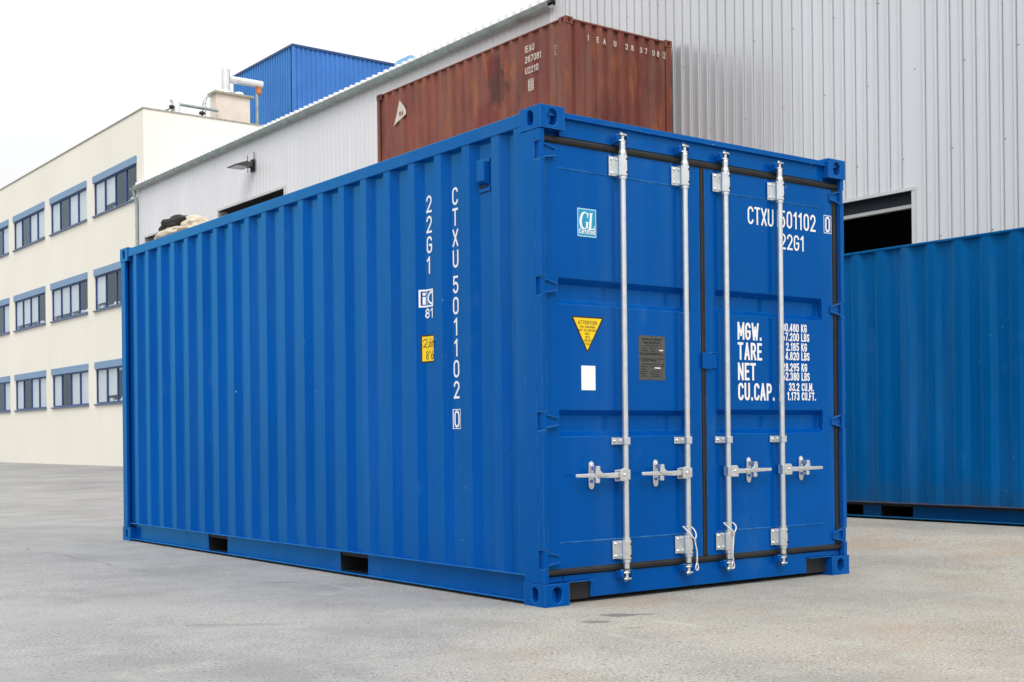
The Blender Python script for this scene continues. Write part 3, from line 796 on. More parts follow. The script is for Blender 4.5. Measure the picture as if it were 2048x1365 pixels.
# lettering on the long side, laid over the corrugation
SIDE = rib_breaks(.243, 5.87, .447, .050, .012, .070, .056)
def drape(mb):
    bm = bmesh.new(); vs = [bm.verts.new(p) for p in mb.v]
    for f in mb.f: bm.faces.new([vs[i] for i in f])
    y0 = min(p[1] for p in mb.v); y1 = max(p[1] for p in mb.v)
    for y, _x in SIDE:
        if y0 < y < y1: bmesh.ops.bisect_plane(bm, geom=bm.verts[:] + bm.edges[:] + bm.faces[:], plane_co=(0, y, 0), plane_no=(0, 1, 0))
    for v in bm.verts:
        for (a, xa), (b, xb) in zip(SIDE[:-1], SIDE[1:]):
            if a <= v.co.y <= b:
                v.co.x += xa + (xb - xa) * (v.co.y - a) / (b - a) - .0015 - XS; break
    bm.verts.index_update(); o = MB(); o.v = [tuple(v.co) for v in bm.verts]; o.f = [[v.index for v in f.verts] for f in bm.faces]; o.sm = [False] * len(o.f); bm.free()
    return o
# lettering on the long side: one character under another in the troughs
mb = MB(); XS = .0465
for i, ch in enumerate("22G1"):
    text(mb, ch, (XS, 1.117 + (.008 if ch == '1' else 0), 2.199 - i * .1192), UNY, UZ, .100, .88, .0125, align='c')
drape(mb).build('size_code', M_WHITE, main, recalc=False); mb = MB()
for i, ch in enumerate("CTXU"): text(mb, ch, (XS, .848, 2.203 - i * .1188), UNY, UZ, .100, .88, .0125, align='c')
drape(mb).build('owner_code', M_WHITE, main, recalc=False); mb = MB()
for i, ch in enumerate("501102"): text(mb, ch, (XS, .851, 1.700 - i * .1195), UNY, UZ, .100, .88, .0125, align='c')
drape(mb).build('serial_number', M_WHITE, main, recalc=False); mb = MB()
text(mb, "0", (XS, .851, .937), UNY, UZ, .098, .80, .0125, align='c'); frame(mb, (XS, .851, .930), UNY, UZ, -.036, 0, .036, .112, .004)
# square railway mark with the year code below it
drape(mb).build('check_digit', M_WHITE, main, recalc=False); mb = MB()
o = (XS, 1.199, 1.648); frame(mb, o, UNY, UZ, 0, 0, .114, .104, .010); rect(mb, o, UNY, UZ, .048, .010, .053, .094)
rect(mb, o, UNY, UZ, .021, .016, .037, .062); rect(mb, o, UNY, UZ, .021, .070, .037, .086)
ribbon(mb, arc(.104, .052, .040, .034, 88, 272, 10), False, .013, Vector(o), Vector(UNY), Vector(UZ), Vector((-1, 0, 0)), 1)
text(mb, "81", (XS, 1.165, 1.582), UNY, UZ, .058, 1.15, .0095, .010)
drape(mb).build('railway_mark', M_WHITE, main, recalc=False)
# yellow height sticker
o = (.0472, 1.192, 1.322)
mb = MB(); rect(mb, o, UNY, UZ, 0, 0, .107, .163); st = drape(mb).build('height_sticker', M_BLACKINK, main, recalc=False)
mb = MB(); rect(mb, o, UNY, UZ, .009, .009, .107, .154, .0004); drape(mb).build('sticker_face', M_YELLOW, st, recalc=False)
mb = MB(); text(mb, "2,6m", (.0466, 1.178, 1.412), UNY, UZ, .050, .85, .005, .006); text(mb, "8'6", (.0466, 1.163, 1.340), UNY, UZ, .050, .85, .005, .008)
drape(mb).build('sticker_print', M_BLACKINK, st, recalc=False)

# lettering on the right door
YD = DF - .0015
mb = MB()
text(mb, "CTXU", (1.590, YD, 2.126), UX, UZ, .105, .72, .0125, .0085)
mb.build('owner_code', M_WHITE, doorR, recalc=False); mb = MB()
text(mb, "501102", (1.872, YD, 2.130), UX, UZ, .105, .70, .0125, .0125)
mb.build('serial_number', M_WHITE, doorR, recalc=False); mb = MB()
text(mb, "0", (2.316, YD, 2.139), UX, UZ, .098, .68, .0125, align='c'); frame(mb, (2.316, YD, 2.132), UX, UZ, -.036, 0, .036, .112, .0042)
mb.build('check_digit', M_WHITE, doorR, recalc=False); mb = MB()
text(mb, "22G1", (1.874, YD, 2.000), UX, UZ, .095, .80, .0115, .012)
mb.build('size_code', M_WHITE, doorR, recalc=False); mb = MB()
for s, z in (("MGW.", 1.438), ("TARE", 1.320), ("NET", 1.200), ("CU.CAP.", 1.082)):
    text(mb, s, (1.493, YD, z), UX, UZ, .103, .62, .0150, .008)
mb.build('weight_headings', M_WHITE, doorR, recalc=False); mb = MB()
rows = [("30.480", "KG", 1.502), ("67.200", "LBS", 1.446), ("2.185", "KG", 1.386), ("4.820", "LBS", 1.330), ("28.295", "KG", 1.262), ("62.380", "LBS", 1.206), ("33.2", "CU.M.", 1.142), ("1.173", "CU.FT.", 1.086)]
for a, b, z in rows:
    text(mb, a, (2.034, YD, z), UX, UZ, .050, .66, .0085, .0035, align='r'); text(mb, b, (2.056, YD, z), UX, UZ, .050, .62, .0085, .0035)
mb.build('weight_figures', M_WHITE, doorR, recalc=False)

# stickers on the left door
def tri(mb, pts, d): mb.poly([(x, YD - d, z) for x, z in pts])
mb = MB(); tri(mb, [(.228, 1.516), (.456, 1.516), (.338, 1.320)][::-1], 0); st = mb.build('warning_sticker', M_BLACKINK, doorL, recalc=False)
mb = MB(); tri(mb, [(.243, 1.508), (.441, 1.508), (.338, 1.337)][::-1], .0004); mb.build('sticker_face', M_YELLOW, st, recalc=False)
mb = MB()
for s, z, h, wf in (("ATTENTION", 1.474, .020, 1.0), ("THIS CONTAINER", 1.455, .012, .9), ("MUST BE REPAIRED", 1.437, .012, .9), ("ONLY", 1.419, .012, .9), ("WITH", 1.401, .012, .9), ("CORTEN", 1.383, .012, .9), ("STEEL", 1.365, .012, .9)):
    text(mb, s, (.339, YD - .0009, z), UX, UZ, h, wf, h * .12, h * .16, align='c')
mb.build('sticker_print', M_BLACKINK, st, recalc=False)
mb = MB(); rect(mb, (.2945, YD, 1.125), UX, UZ, 0, 0, .098, .130); mb.build('paper_label', M_PAPER, doorL, recalc=False)
# certification sticker: italic serif initials on cyan
o = (.278, YD, 1.940)
mb = MB(); rect(mb, o, UX, UZ, 0, 0, .131, .150); st = mb.build('certificate_sticker', M_PALEBLUE, doorL, recalc=False)
mb = MB(); rect(mb, o, UX, UZ, .005, .005, .126, .145, .0004); mb.build('sticker_face', M_CYAN, st, recalc=False)
mb = MB()
oo = Vector((.278, YD - .0009, 1.940)); ux = Vector(UX); vz = Vector((.10, 0, 1)).normalized(); nn = Vector((0, -1, 0))
def fat(pts, ws, k):
    n = len(pts); L = []; Rr = []
    for i in range(n):
        a = Vector(pts[max(0, i - 1)]); b = Vector(pts[min(n - 1, i + 1)]); d = (b - a).normalized(); m = Vector((-d.y, d.x)); c = Vector(pts[i])
        L.append(c + m * ws[i] / 2); Rr.append(c - m * ws[i] / 2)
    mb.add([tuple(oo + ux * p.x + vz * p.y + nn * .0002 * k) for p in Rr + L], [(i, i + 1, n + i + 1, n + i) for i in range(n - 1)])
g = arc(.040, .086, .027, .044, 40, 320, 18)
fat(g, [.006 + .011 * max(0, -cos(radians(40 + 280 * i / 18))) ** .7 for i in range(19)], 1)
fat([(.062, .126), (.058, .100)], [.007, .004], 2); fat([(.060, .046), (.060, .076)], [.013, .013], 2); fat([(.048, .077), (.069, .077)], [.006, .006], 3)
fat([(.082, .042), (.082, .126)], [.015, .015], 1); fat([(.071, .127), (.094, .127)], [.005, .005], 2); fat([(.070, .043), (.110, .043)], [.006, .006], 2); fat([(.109, .042), (.112, .062)], [.008, .003], 3)
text(mb, "Certified", (.343, YD - .0009, 1.955), UX, UZ, .026, .80, .0042, .0014, align='c')
mb.build('sticker_print', M_WHITE, st, recalc=False)
# stamped data plate with small print
o = (.708, YD - .002, 1.187)
mb = MB(); mb.prism([(.708, DF, 1.187), (.798, DF, 1.187), (.802, DF, 1.193), (.810, DF, 1.193), (.814, DF, 1.187), (.905, DF, 1.187), (.905, DF, 1.302), (.899, DF, 1.308), (.899, DF, 1.314), (.905, DF, 1.320), (.905, DF, 1.432),
    (.814, DF, 1.432), (.810, DF, 1.426), (.802, DF, 1.426), (.798, DF, 1.432), (.708, DF, 1.432), (.708, DF, 1.320), (.714, DF, 1.314), (.714, DF, 1.308), (.708, DF, 1.302)], (0, -.002, 0))
pl = mb.build('data_plate', M_PLATE, doorL)
mb = MB()
text(mb, "APPROVED FOR TRANSPORT", (.806, YD - .0012, 1.407), UX, UZ, .011, .78, .0016, .0012, align='c')
text(mb, "UNDER CUSTOMS SEAL", (.806, YD - .0012, 1.388), UX, UZ, .011, .78, .0016, .0012, align='c')
text(mb, "CSC SAFETY APPROVAL", (.785, YD - .0012, 1.290), UX, UZ, .010, .72, .0014, .0010, align='c')
rg = random.Random(3)
for z, x0, x1 in ((1.374, .755, .85), (1.360, .742, .77), (1.360, .79, .84), (1.346, .73, .78), (1.346, .80, .83), (1.332, .72, .892), (1.326, .715, .899), (1.302, .712, .90), (1.272, .73, .86), (1.258, .72, .775), (1.258, .79, .86), (1.245, .72, .77), (1.232, .72, .778), (1.232, .792, .862), (1.219, .72, .775), (1.219, .792, .862), (1.206, .72, .78), (1.206, .80, .862), (1.272, .872, .898), (1.262, .872, .898)):
    x = x0
    while x < x1 - .004:
        w = min(rg.uniform(.006, .018), x1 - x); rect(mb, (x, YD - .0012, z), UX, UZ, 0, 0, w, rg.choice((.003, .005, .006))); x += w + .003
mb.build('plate_print', M_BLACKINK, pl, recalc=False)
mb = MB()
for x, z, w in ((.860, 1.350, .030), (.825, 1.252, .045)):
    mb = MB(); rect(mb, (x, YD - .0014, z), UX, UZ, 0, 0, w, .006); mb.build('plate_stamp', M_WHITE, pl, recalc=False)
for x, z in [(x, z) for x in (.712, .806, .901) for z in (1.436, 1.183)] + [(.704, 1.311), (.909, 1.311)]:
    mb = MB(); mb.lathe((x, DF, z), [(.0055, 0), (.0045, -.004)], 8, 'y'); mb.build('rivet', M_BLUE, pl)

# wire seal cables hung on the two inner bars
def spline(pts, n=6):
    P = [Vector(p) for p in pts]; out = []
    for i in range(len(P) - 1):
        a = P[max(0, i - 1)]; b = P[i]; c = P[i + 1]; d = P[min(len(P) - 1, i + 2)]
        for k in range(n):
            t = k / n
            out.append(.5 * ((2 * b) + (c - a) * t + (2 * a - 5 * b + 4 * c - d) * t * t + (3 * b - a - 3 * c + d) * t ** 3))
    out.append(P[-1]); return out
M_CABLE = plain("white_coated_wire", (.74, .74, .72), .5, 0, .4, .06, 60)
def cable(x, right, label):
    t = thing('seal_cable', label, 'cable', (x, BY, .05), 'wire cables hung on the inner locking bars')
    mb = MB(); f = -.030
    sp = [(-.002, .020, .315), (-.032, .004, .312), (-.028, f + .004, .290), (-.004, f - .002, .266), (.018, f - .004, .246)]
    if right:
        loop = [(-.004, .024, .312), (-.034, .006, .318), (-.033, f + .010, .300), (-.012, f - .003, .274), (.016, f - .004, .248), (.031, f, .270), (.029, f + .014, .300), (.018, .010, .318), (-.004, .024, .312)]
        tail = [(.016, f - .004, .248), (.024, f - .003, .215), (.032, f - .002, .190), (.038, f, .160), (.036, f, .120)]
    else:
        loop = [(.0, .024, .318), (-.034, .006, .322), (-.030, f + .008, .302), (-.010, f - .004, .282), (.004, f - .006, .268), (.022, f - .003, .284), (.036, f + .010, .304), (.032, .006, .322), (.0, .024, .318)]
        tail = [(.004, f - .006, .268), (.001, f - .006, .235), (-.004, f - .006, .185), (-.006, f - .004, .140), (-.004, f - .004, .110)]
    mb.tube(spline(loop), .0035, 8); mb.tube(spline(tail), .0035, 8)
    e = tail[-1]
    mb.build('wire', M_CABLE, t)
    mb = MB(); mb.rod((e[0], e[1], e[2] + .018), (e[0], e[1], e[2] - .006), .006, 10); mb.build('ferrule', M_GALV, t); mb = MB(); q = tail[0]; mb.rod((q[0], q[1], q[2] + .004), (q[0] + (tail[1][0] - q[0]) * .4, q[1], q[2] - .016), .006, 10)
    mb.build('ferrule', M_GALV, t)
    mb = MB(); mb.tube(spline([(e[0], e[1], e[2]), (e[0] - .011, e[1] - .001, e[2] - .030), (e[0] - .006, e[1], e[2] - .046), (e[0] + .006, e[1], e[2] - .046), (e[0] + .011, e[1] + .001, e[2] - .030), (e[0], e[1], e[2])]), .0034, 8)
    mb.build('eye_loop', M_CABLE, t)
cable(1.030, True, 'white wire cable looped on the second locking bar, its eye dangling clear beside the bar')
cable(1.357, False, 'white wire cable looped on the third locking bar, lying straight down along the bar')

# ------------------------------------------------------------------ the other containers
rc = container('shipping_container', 'weathered blue shipping container before the grey gateway, its ribbed side grimy at the bottom', (6.05, .37, .063), M_BLUE2,
               [(1.82, 2.18), (2.39, 2.69), (3.37, 3.67), (3.88, 4.24)], False, None, 2.556, .11)
mb = MB(); mb.prism([(.0475, .512, 2.262), (.0475, .600, 2.262), (.014, .590, 2.285), (.014, .522, 2.285)], (0, 0, .115)); mb.build('ventilator', M_BLUE2, rc, bevel=.004)
brown = container('shipping_container', 'rust brown shipping container with faded white lettering, topmost of the stack against the grey hall', (9.40, 11.16, .05 + 2 * (CH + .02)), M_BROWN,
                  [(1.80, 2.155), (3.90, 4.255)], False, 'stacked rust brown containers', 2.552)
copy_thing(brown, (9.40, 11.16, .05), 'rust brown shipping container on the ground, lowest of the stack against the grey hall')
copy_thing(brown, (9.40, 11.16, .05 + CH + .02), 'rust brown shipping container in the middle of the stack against the grey hall')
mb = MB()
for ch, px in (("I", .63), ("E", .84), ("A", .99), ("U", 1.23), ("2", 1.50), ("8", 1.63), ("3", 1.83), ("7", 1.95), ("0", 2.13), ("8", 2.24)):
    d = ((px - .13) % .242)
    yy = .0205 if .085 < d < .22 else .052
    text(mb, ch, (px - .12, .0200, 2.265), UX, UZ, .10, .8, .017, align='c')
    mb.build('stencil_character', M_FADED, brown, recalc=False); mb = MB()
o = (2.27, .0200, 2.262); frame(mb, o, UX, UZ, -.042, 0, .042, .115, .006); text(mb, "2", (2.27, .0196, 2.272), UX, UZ, .09, .7, .011, align='c')
mb.build('check_digit', M_FADED, brown, recalc=False)
mb = MB(); XB = .0105
text(mb, "IEAU", (XB, 1.12, 2.235), UNY, UZ, .115, .85, .018, .014)
text(mb, "287081", (XB, 1.12, 2.055), UNY, UZ, .115, .85, .018, .014)
text(mb, "U2210", (XB, 1.12, 1.865), UNY, UZ, .115, .85, .018, .014)
mb.build('side_lettering', M_FADED, brown, recalc=False); mb = MB()
frame(mb, (XB, 1.035, 1.560), UNY, UZ, 0, 0, .150, .195, .013)
text(mb, "RR", (XB, 1.018, 1.580), UNY, UZ, .15, .55, .016, .008)
mb.build('boxed_mark', M_FADED, brown, recalc=False); mb = MB()
frame(mb, (XB, .30, 2.00), UNY, UZ, 0, 0, .17, .16, .008); text(mb, "11", (XB, .255, 2.02), UNY, UZ, .11, .7, .012, .02)
mb.build('worn_mark', M_FADED, brown, recalc=False)
mb = MB(); XL = .0100
outl = [(5.42, 1.84), (5.28, 1.90), (4.96, 1.99), (4.955, 2.06), (5.04, 2.17), (5.20, 2.31), (5.27, 2.15), (5.33, 2.01)]
mb.poly([(XL, y, z) for y, z in outl]); lg = mb.build('sail_logo', M_FADED, brown, recalc=False)
mb = MB(); text(mb, "EA", (XL - .001, 5.21, 2.00), UNY, UZ, .085, 1.1, .026, .012); mb.build('logo_print', M_BROWN, lg, recalc=False)

# ------------------------------------------------------------------ canvas and sacks on an added scaffold support
def lump(name, mat, label, loc, size, seed, flat=.25, folds=.16):
    rg = random.Random(seed); bm = bmesh.new()
    bmesh.ops.create_icosphere(bm, subdivisions=4, radius=1)
    ph = [(Vector((rg.uniform(-1, 1), rg.uniform(-1, 1), rg.uniform(-1, 1))).normalized(), rg.uniform(2, 7), rg.uniform(0, 6)) for _ in range(9)]
    for v in bm.verts:
        n = v.co.normalized(); d = 1
        for a, f, p in ph: d += folds / 2 * sin(f * n.dot(a) * 2 + p) / (f ** .5)
        c = n * d
        c.x = math.copysign(abs(c.x) ** .8, c.x); c.y = math.copysign(abs(c.y) ** .8, c.y)
        if c.z < -flat: c.z = -flat + (c.z + flat) * .12
        v.co = Vector((c.x * size[0], c.y * size[1], (c.z + flat) * size[2]))
    zmin = min(v.co.z for v in bm.verts)
    for v in bm.verts: v.co.z -= zmin
    me = bpy.data.meshes.new(name); bm.to_mesh(me); bm.free()
    me.materials.append(mat); o = bpy.data.objects.new(name, me); COL.objects.link(o); o.location = loc
    return tag(o, label, name.replace('_', ' '))
TZ = 5.16
sc = thing('added_scaffold', 'made-up steel scaffold with plank deck, added as a support for the sacks and canvas', 'scaffold', (6.75, 20.05, .05))  # made-up support added under the pile; what really carries it is hidden
for x in (-.55, .55):
    for y in (-.72, .72):
        mb = MB(); mb.rod((x, y, 0), (x, y, 5.06), .024, 10); mb.lathe((x, y, 0), [(.07, 0), (.07, .012), (.024, .03)], 10); mb.build('post', M_ZINC, sc)
for k in range(4):
    z = .9 + k * 1.3
    mb = MB()
    for x in (-.55, .55): mb.rod((x, -.72, z), (x, .72, z), .02, 8)
    for y in (-.72, .72): mb.rod((-.55, y, z + .05), (.55, y, z + .05), .02, 8)
    mb.rod((-.55, -.72, z), (-.55, .72, z - .85), .018, 8); mb.build('brace', M_ZINC, sc)
mb = MB()
for k in range(5): mb.box(-.60 + k * .242, -.80, 5.065, -.60 + k * .242 + .236, .80, 5.11)
mb.build('plank_deck', plain("weathered_planks", (.22, .17, .12), .85), sc)
lump('sack', M_SACK, 'slumped beige sack lowest in the pile on the added scaffold deck', (6.40, 20.52, TZ - .01), (.24, .80, .15), 4, .25, .16)
lump('tarpaulin', M_TARP, 'crumpled dark tarpaulin between the beige sack and the folded canvas', (6.46, 20.42, TZ + .08), (.24, .62, .22), 9, .3, .30)
lump('canvas', M_SACK, 'folded beige canvas beside the dark tarpaulin on the added scaffold deck', (6.60, 19.86, TZ), (.28, .40, .27), 21, .3, .16)

# ------------------------------------------------------------------ corrugated halls
XW = 12.0
def sheet(mb, y0, y1, z0, z1, pitch=.2075, top=.028, slope=.014, depth=.034, x=XW, phase=0.0, axis='x', seam=False):
    """standing seam sheet: flat pans with narrow ribs standing towards -x (or -y when axis is 'y')"""
    pts = [(y0, 0)]
    k = math.ceil((y0 - phase + .04) / pitch)
    while phase + k * pitch < y1 - .04:
        c = phase + k * pitch; h = top / 2
        if seam: pts += [(c - h - .010, 0), (c - h - .0095, -.015), (c - h - .0005, -.015)]
        else: pts.append((c - h - slope, 0))
        pts += [(c - h, depth), (c + h, depth), (c + h + (.03 if seam else slope), 0)]; k += 1
    pts.append((y1, 0)); n = len(pts)
    P = (lambda a, d, z: (x - d, a, z)) if axis == 'x' else (lambda a, d, z: (a, x - d, z))
    mb.add([P(a, d, z0) for a, d in pts] + [P(a, d, z1) for a, d in pts], [(i, i + 1, n + i + 1, n + i) for i in range(n - 1)])

# tall grey hall
tall = thing('grey_hall', 'tall grey metal clad hall filling the upper right with a dark open gateway', 'hall', (XW, 5, 0))
def rel(mb, name, mat, parent, base, **kw):
    mb.v = [(a - base[0], b - base[1], c - base[2]) for a, b, c in mb.v]
    return mb.build(name, mat, parent, **kw)
TB = (XW, 5, 0)
OY0, OY1, OZ = 6.32, 10.40, 4.46
ph = 7.34 % .2075
mb = MB()
sheet(mb, -9, OY0, 0, 13.5, phase=ph, seam=True); sheet(mb, OY0, OY1, OZ, 13.5, phase=ph, seam=True); sheet(mb, OY1, 14.47, 0, 13.5, phase=ph, seam=True)
nf = len(mb.f); rg = random.Random(11)
for k in range(-64, 120):                                          # fixing screws beside the ribs, in rows along the rails
    yc = ph + (k + 20) * .2075
    if not (-8 < yc < 14.3): continue
    for r, z in enumerate((3.72, 4.95, 6.2, 7.4, 8.7, 9.9)):
        if (k * 7 + r * 3) % 4 == 0 and not (OY0 - .1 < yc < OY1 + .1 and z < OZ):
            z2 = z + rg.uniform(-.04, .04)
            mb.lathe((XW - .002, yc - .045, z2), [(.0075, 0), (.0075, -.006)], 6, 'x')
wall = rel(mb, 'front_cladding', M_GREYCLAD, tall, TB, recalc=False); wall.data.materials.append(M_DARK)
for p in wall.data.polygons: p.material_index = int(p.index >= nf)
mb = MB(); mb.box(XW + .02, -9, 0, XW + 18, -8.9, 13.5); mb.box(XW + .02, 14.37, 0, XW + 18, 14.47, 13.5); mb.box(XW + 17.9, -8.9, 0, XW + 18, 14.37, 13.5)
rel(mb, 'wall', M_GREYCLAD, tall, TB)
mb = MB(); mb.box(XW - .05, -9.05, 13.5, XW + 18.05, 14.52, 13.6); rel(mb, 'roof', M_TRIM, tall, TB)
mb = MB()                                                          # gateway trims
mb.box(XW - .040, OY0 - .055, OZ - .002, XW + .0, OY1 + .05, OZ + .045)
mb.box(XW - .001, OY0 - .005, 0, XW + .24, OY0 + .010, OZ - .003)
mb.box(XW - .030, OY0 - .055, 0, XW - .0015, OY0 - .004, OZ - .003)
rel(mb, 'gate_trim', M_TRIM, tall, TB)
mb = MB(); mb.box(XW + .12, OY0 + .012, 4.235, XW + .20, OY1, 4.285); rel(mb, 'gate_rail', M_TRIM, tall, TB)
mb = MB(); mb.box(XW + .21, OY0 + .012, 4.286, XW + .25, OY1, OZ + .3); rel(mb, 'gate_header', plain("navy_panel", (.006, .014, .03), .5), tall, TB)
mb = MB(); mb.box(XW - .012, 14.30, 0, XW - .002, 14.60, 13.5); rel(mb, 'corner_trim', M_TRIM, tall, TB, recalc=True)
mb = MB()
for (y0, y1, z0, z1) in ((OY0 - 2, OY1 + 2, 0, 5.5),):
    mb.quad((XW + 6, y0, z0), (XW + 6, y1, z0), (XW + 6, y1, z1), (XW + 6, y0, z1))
rel(mb, 'shade_backing', M_UNLIT, tall, TB)  # added near-black sheet behind the gateway, painted as interior shade

# low pale hall
low = thing('pale_hall', 'low pale ribbed hall with zinc gutter along its eaves and dark openings', 'hall', (XW, 26, 0))
LB = (XW, 26, 0)
Y0, Y1, ZE = 14.60, 37.35, 9.50
A = (26.42, 30.72, 7.76); B = (31.9, 36.65, 7.74)
mb = MB(); ph2 = .05
sheet(mb, Y0, A[0], 0, ZE, phase=ph2, depth=.014, slope=.03); sheet(mb, A[0], A[1], A[2], ZE, phase=ph2, depth=.014, slope=.03); sheet(mb, A[1], B[0], 0, ZE, phase=ph2, depth=.014, slope=.03)
sheet(mb, B[0], B[1], B[2], ZE, phase=ph2, depth=.014, slope=.03); sheet(mb, B[1], Y1, 0, ZE, phase=ph2, depth=.014, slope=.03)
rel(mb, 'front_cladding', M_WHITECLAD, low, LB, recalc=False)
mb = MB(); mb.box(XW + .02, Y1 - .06, 0, XW + 12, Y1, ZE - .1); mb.box(XW + 12, Y0, 0, XW + 12.1, Y1, ZE)
rel(mb, 'wall', M_WHITECLAD, low, LB)
mb = MB()
for (a, b, z) in (A, B):
    mb = MB()
    mb.box(XW - .040, a - .06, z, XW - .001, b + .06, z + .07); mb.box(XW - .038, a - .06, 0, XW + .0, a, z - .001); mb.box(XW - .038, b, 0, XW + .0, b + .06, z - .001)
    mb.box(XW + .001, a - .012, 0, XW + .28, a, z - .001); mb.box(XW + .001, b, 0, XW + .28, b + .012, z - .001)
    rel(mb, 'gate_trim', M_TRIM, low, LB)
mb = MB(); mb.quad((XW + 5, Y0, 0), (XW + 5, Y1, 0), (XW + 5, Y1, 9.4), (XW + 5, Y0, 9.4)); mb.quad((XW + .35, Y0, 8.3), (XW + 5, Y0, 8.3), (XW + 5, Y1, 8.3), (XW + .35, Y1, 8.3)); rel(mb, 'shade_backing', M_UNLIT, low, LB)  # added black back sheet and ceiling keep the openings dark, shade as colour
mb = MB()                                                           # ribbed roof sheet, its ends showing over the gutter
pts = [(Y0, 0)]; k = 0
while Y0 + .1 + k * .27 < Y1 - .2:
    c = Y0 + .12 + k * .27; pts += [(c - .075, 0), (c - .045, .075), (c + .045, .075), (c + .075, 0)]; k += 1
pts.append((Y1 + .1, 0)); n = len(pts); zr = lambda x: 9.60 + (x - 11.86) * .035
vs = [(11.86, y, zr(11.86) + d) for y, d in pts] + [(24.2, y, zr(24.2) + d) for y, d in pts] + [(11.86, y, zr(11.86) - .012) for y, d in pts]
mb.add(vs, [(i, i + 1, n + i + 1, n + i) for i in range(n - 1)] + [(i, i + 1, 2 * n + i + 1, 2 * n + i) for i in range(n - 1)])
rel(mb, 'roof', M_ROOF, low, LB, recalc=False)
mb = MB(); mb.box(XW - .001, Y0, ZE + .001, XW + .12, Y1, 9.588); rel(mb, 'eaves_board', M_DARK, low, LB)
mb = MB()
gp = [(11.86 + .085 * cos(radians(a)), 9.50 + .085 * sin(radians(a))) for a in range(180, 361, 15)]
gi = [(11.86 + .078 * cos(radians(a)), 9.505 + .078 * sin(radians(a))) for a in range(360, 179, -15)]
ga, gb = 14.62, 37.5
loop = gp + gi; n = len(loop)
mb.prism([(x, ga, z) for x, z in loop], (0, gb - ga, 0))
for s in range(9):                                                  # joints and brackets
    y = 15.6 + s * 2.55
    mb.tube([(11.86 + .090 * cos(radians(a)), y, 9.50 + .090 * sin(radians(a))) for a in range(170, 371, 20)], .012, 6)
mb.tube([(11.775, ga, 9.505), (11.775, gb, 9.505)], .014, 8)
rel(mb, 'gutter', M_ZINC, low, LB)
mb = MB()
mb.tube(spline([(11.86, 37.30, 9.44), (11.86, 37.30, 9.30), (11.93, 37.28, 9.05), (11.94, 37.28, 8.8)]) + [Vector((11.94, 37.28, 0))], .055, 12)
for z in (8.2, 6.2, 4.2, 2.2): mb.lathe((11.94, 37.28, z), [(.066, 0), (.066, .05)], 12)
rel(mb, 'drainpipe', M_ZINC, low, LB)
mb = MB(); mb.prism([(12.35, 20.6, 9.60), (12.35, 21.25, 9.60), (12.35, 21.30, 9.92), (12.35, 21.15, 10.02), (12.35, 20.55, 10.02)], (.5, 0, 0))
rel(mb, 'roof_hatch', M_LIGHTBLUE, low, LB)

# floodlight on the pale hall
fl = thing('floodlight', 'dark flat floodlight head on an arm above the pale hall opening', 'floodlight', (XW - .03, 28.3, 8.72))
mb = MB(); mb.box(-.035, -.12, -.20, .0, .12, .16); mb.rod((-.02, -.10, .1), (-.02, -.10, .36), .012, 8); mb.rod((-.16, .02, -.24), (-.16, .02, .26), .011, 8)
mb.prism([(-.035, -.07, -.10), (-.035, -.07, .08), (-.22, -.05, .05), (-.22, -.05, -.05)], (0, .14, 0)); mb.build('bracket', M_DARK, fl, bevel=.005)
mb = MB(); mb.prism([(-.14, -.24, .02), (-.14, -.24, -.08), (-.22, -.24, -.10), (-.64, -.24, -.10), (-.65, -.24, -.075), (-.30, -.24, .05)], (0, .60, 0)); mb.build('lamp_head', plain("lamp_housing", (.07, .075, .08), .45, .2), fl, bevel=.01)
mb = MB(); mb.quad((-.25, -.20, -.1025), (-.61, -.20, -.1025), (-.61, .32, -.1025), (-.25, .32, -.1025)); mb.build('lamp_glass', plain("lamp_glass", (.22, .24, .25), .15, 0, .6), fl)

# ------------------------------------------------------------------ cream office building
off = thing('office_building', 'long cream rendered office building with three rows of blue framed windows', 'building', (XW, 37.4, 0))
OB = (XW, 37.4, 0)
ROOFZ = 12.16; CX = XW + .03; YN = 36.84; YF = 84.0; XE = 18.85
wins = []
for z0, z1, row in ((9.21, 10.67, 0), (5.72, 7.23, 1), (2.27, 3.80, 2)):
    for k in range(9):
        ya = 37.50 + 5.12 * k
        wins.append((ya, ya + 4.33, z0, z1, row, k))
mb = MB()
ys = sorted({YN, YF} | {w[0] for w in wins} | {w[1] for w in wins}); zs = sorted({-.1, ROOFZ} | {w[2] for w in wins} | {w[3] for w in wins})
for i in range(len(ys) - 1):
    for j in range(len(zs) - 1):
        cy = (ys[i] + ys[i + 1]) / 2; cz = (zs[j] + zs[j + 1]) / 2
        if any(w[0] < cy < w[1] and w[2] < cz < w[3] for w in wins): continue
        mb.quad((CX, ys[i], zs[j]), (CX, ys[i + 1], zs[j]), (CX, ys[i + 1], zs[j + 1]), (CX, ys[i], zs[j + 1]))
for (a, b, c, d, r, k) in wins:
    e = CX + .20
    mb.quad((CX, a, c), (e, a, c), (e, a, d), (CX, a, d)); mb.quad((CX, b, c), (e, b, c), (e, b, d), (CX, b, d))
    mb.quad((CX, a, c), (CX, b, c), (e, b, c), (e, a, c)); mb.quad((CX, a, d), (CX, b, d), (e, b, d), (e, a, d))
mb.quad((CX, YN, -.1), (XE, YN, -.1), (XE, YN, ROOFZ), (CX, YN, ROOFZ)); mb.quad((CX, YF, -.1), (XE, YF, -.1), (XE, YF, ROOFZ), (CX, YF, ROOFZ)); mb.quad((XE, YN, -.1), (XE, YF, -.1), (XE, YF, ROOFZ), (XE, YN, ROOFZ))
rel(mb, 'wall', M_CREAM, off, OB, recalc=False)
mb = MB(); mb.box(CX - .03, YN - .03, ROOFZ + .002, XE + .03, YF + .03, ROOFZ + .045); rel(mb, 'roof', M_CAPSTONE, off, OB)
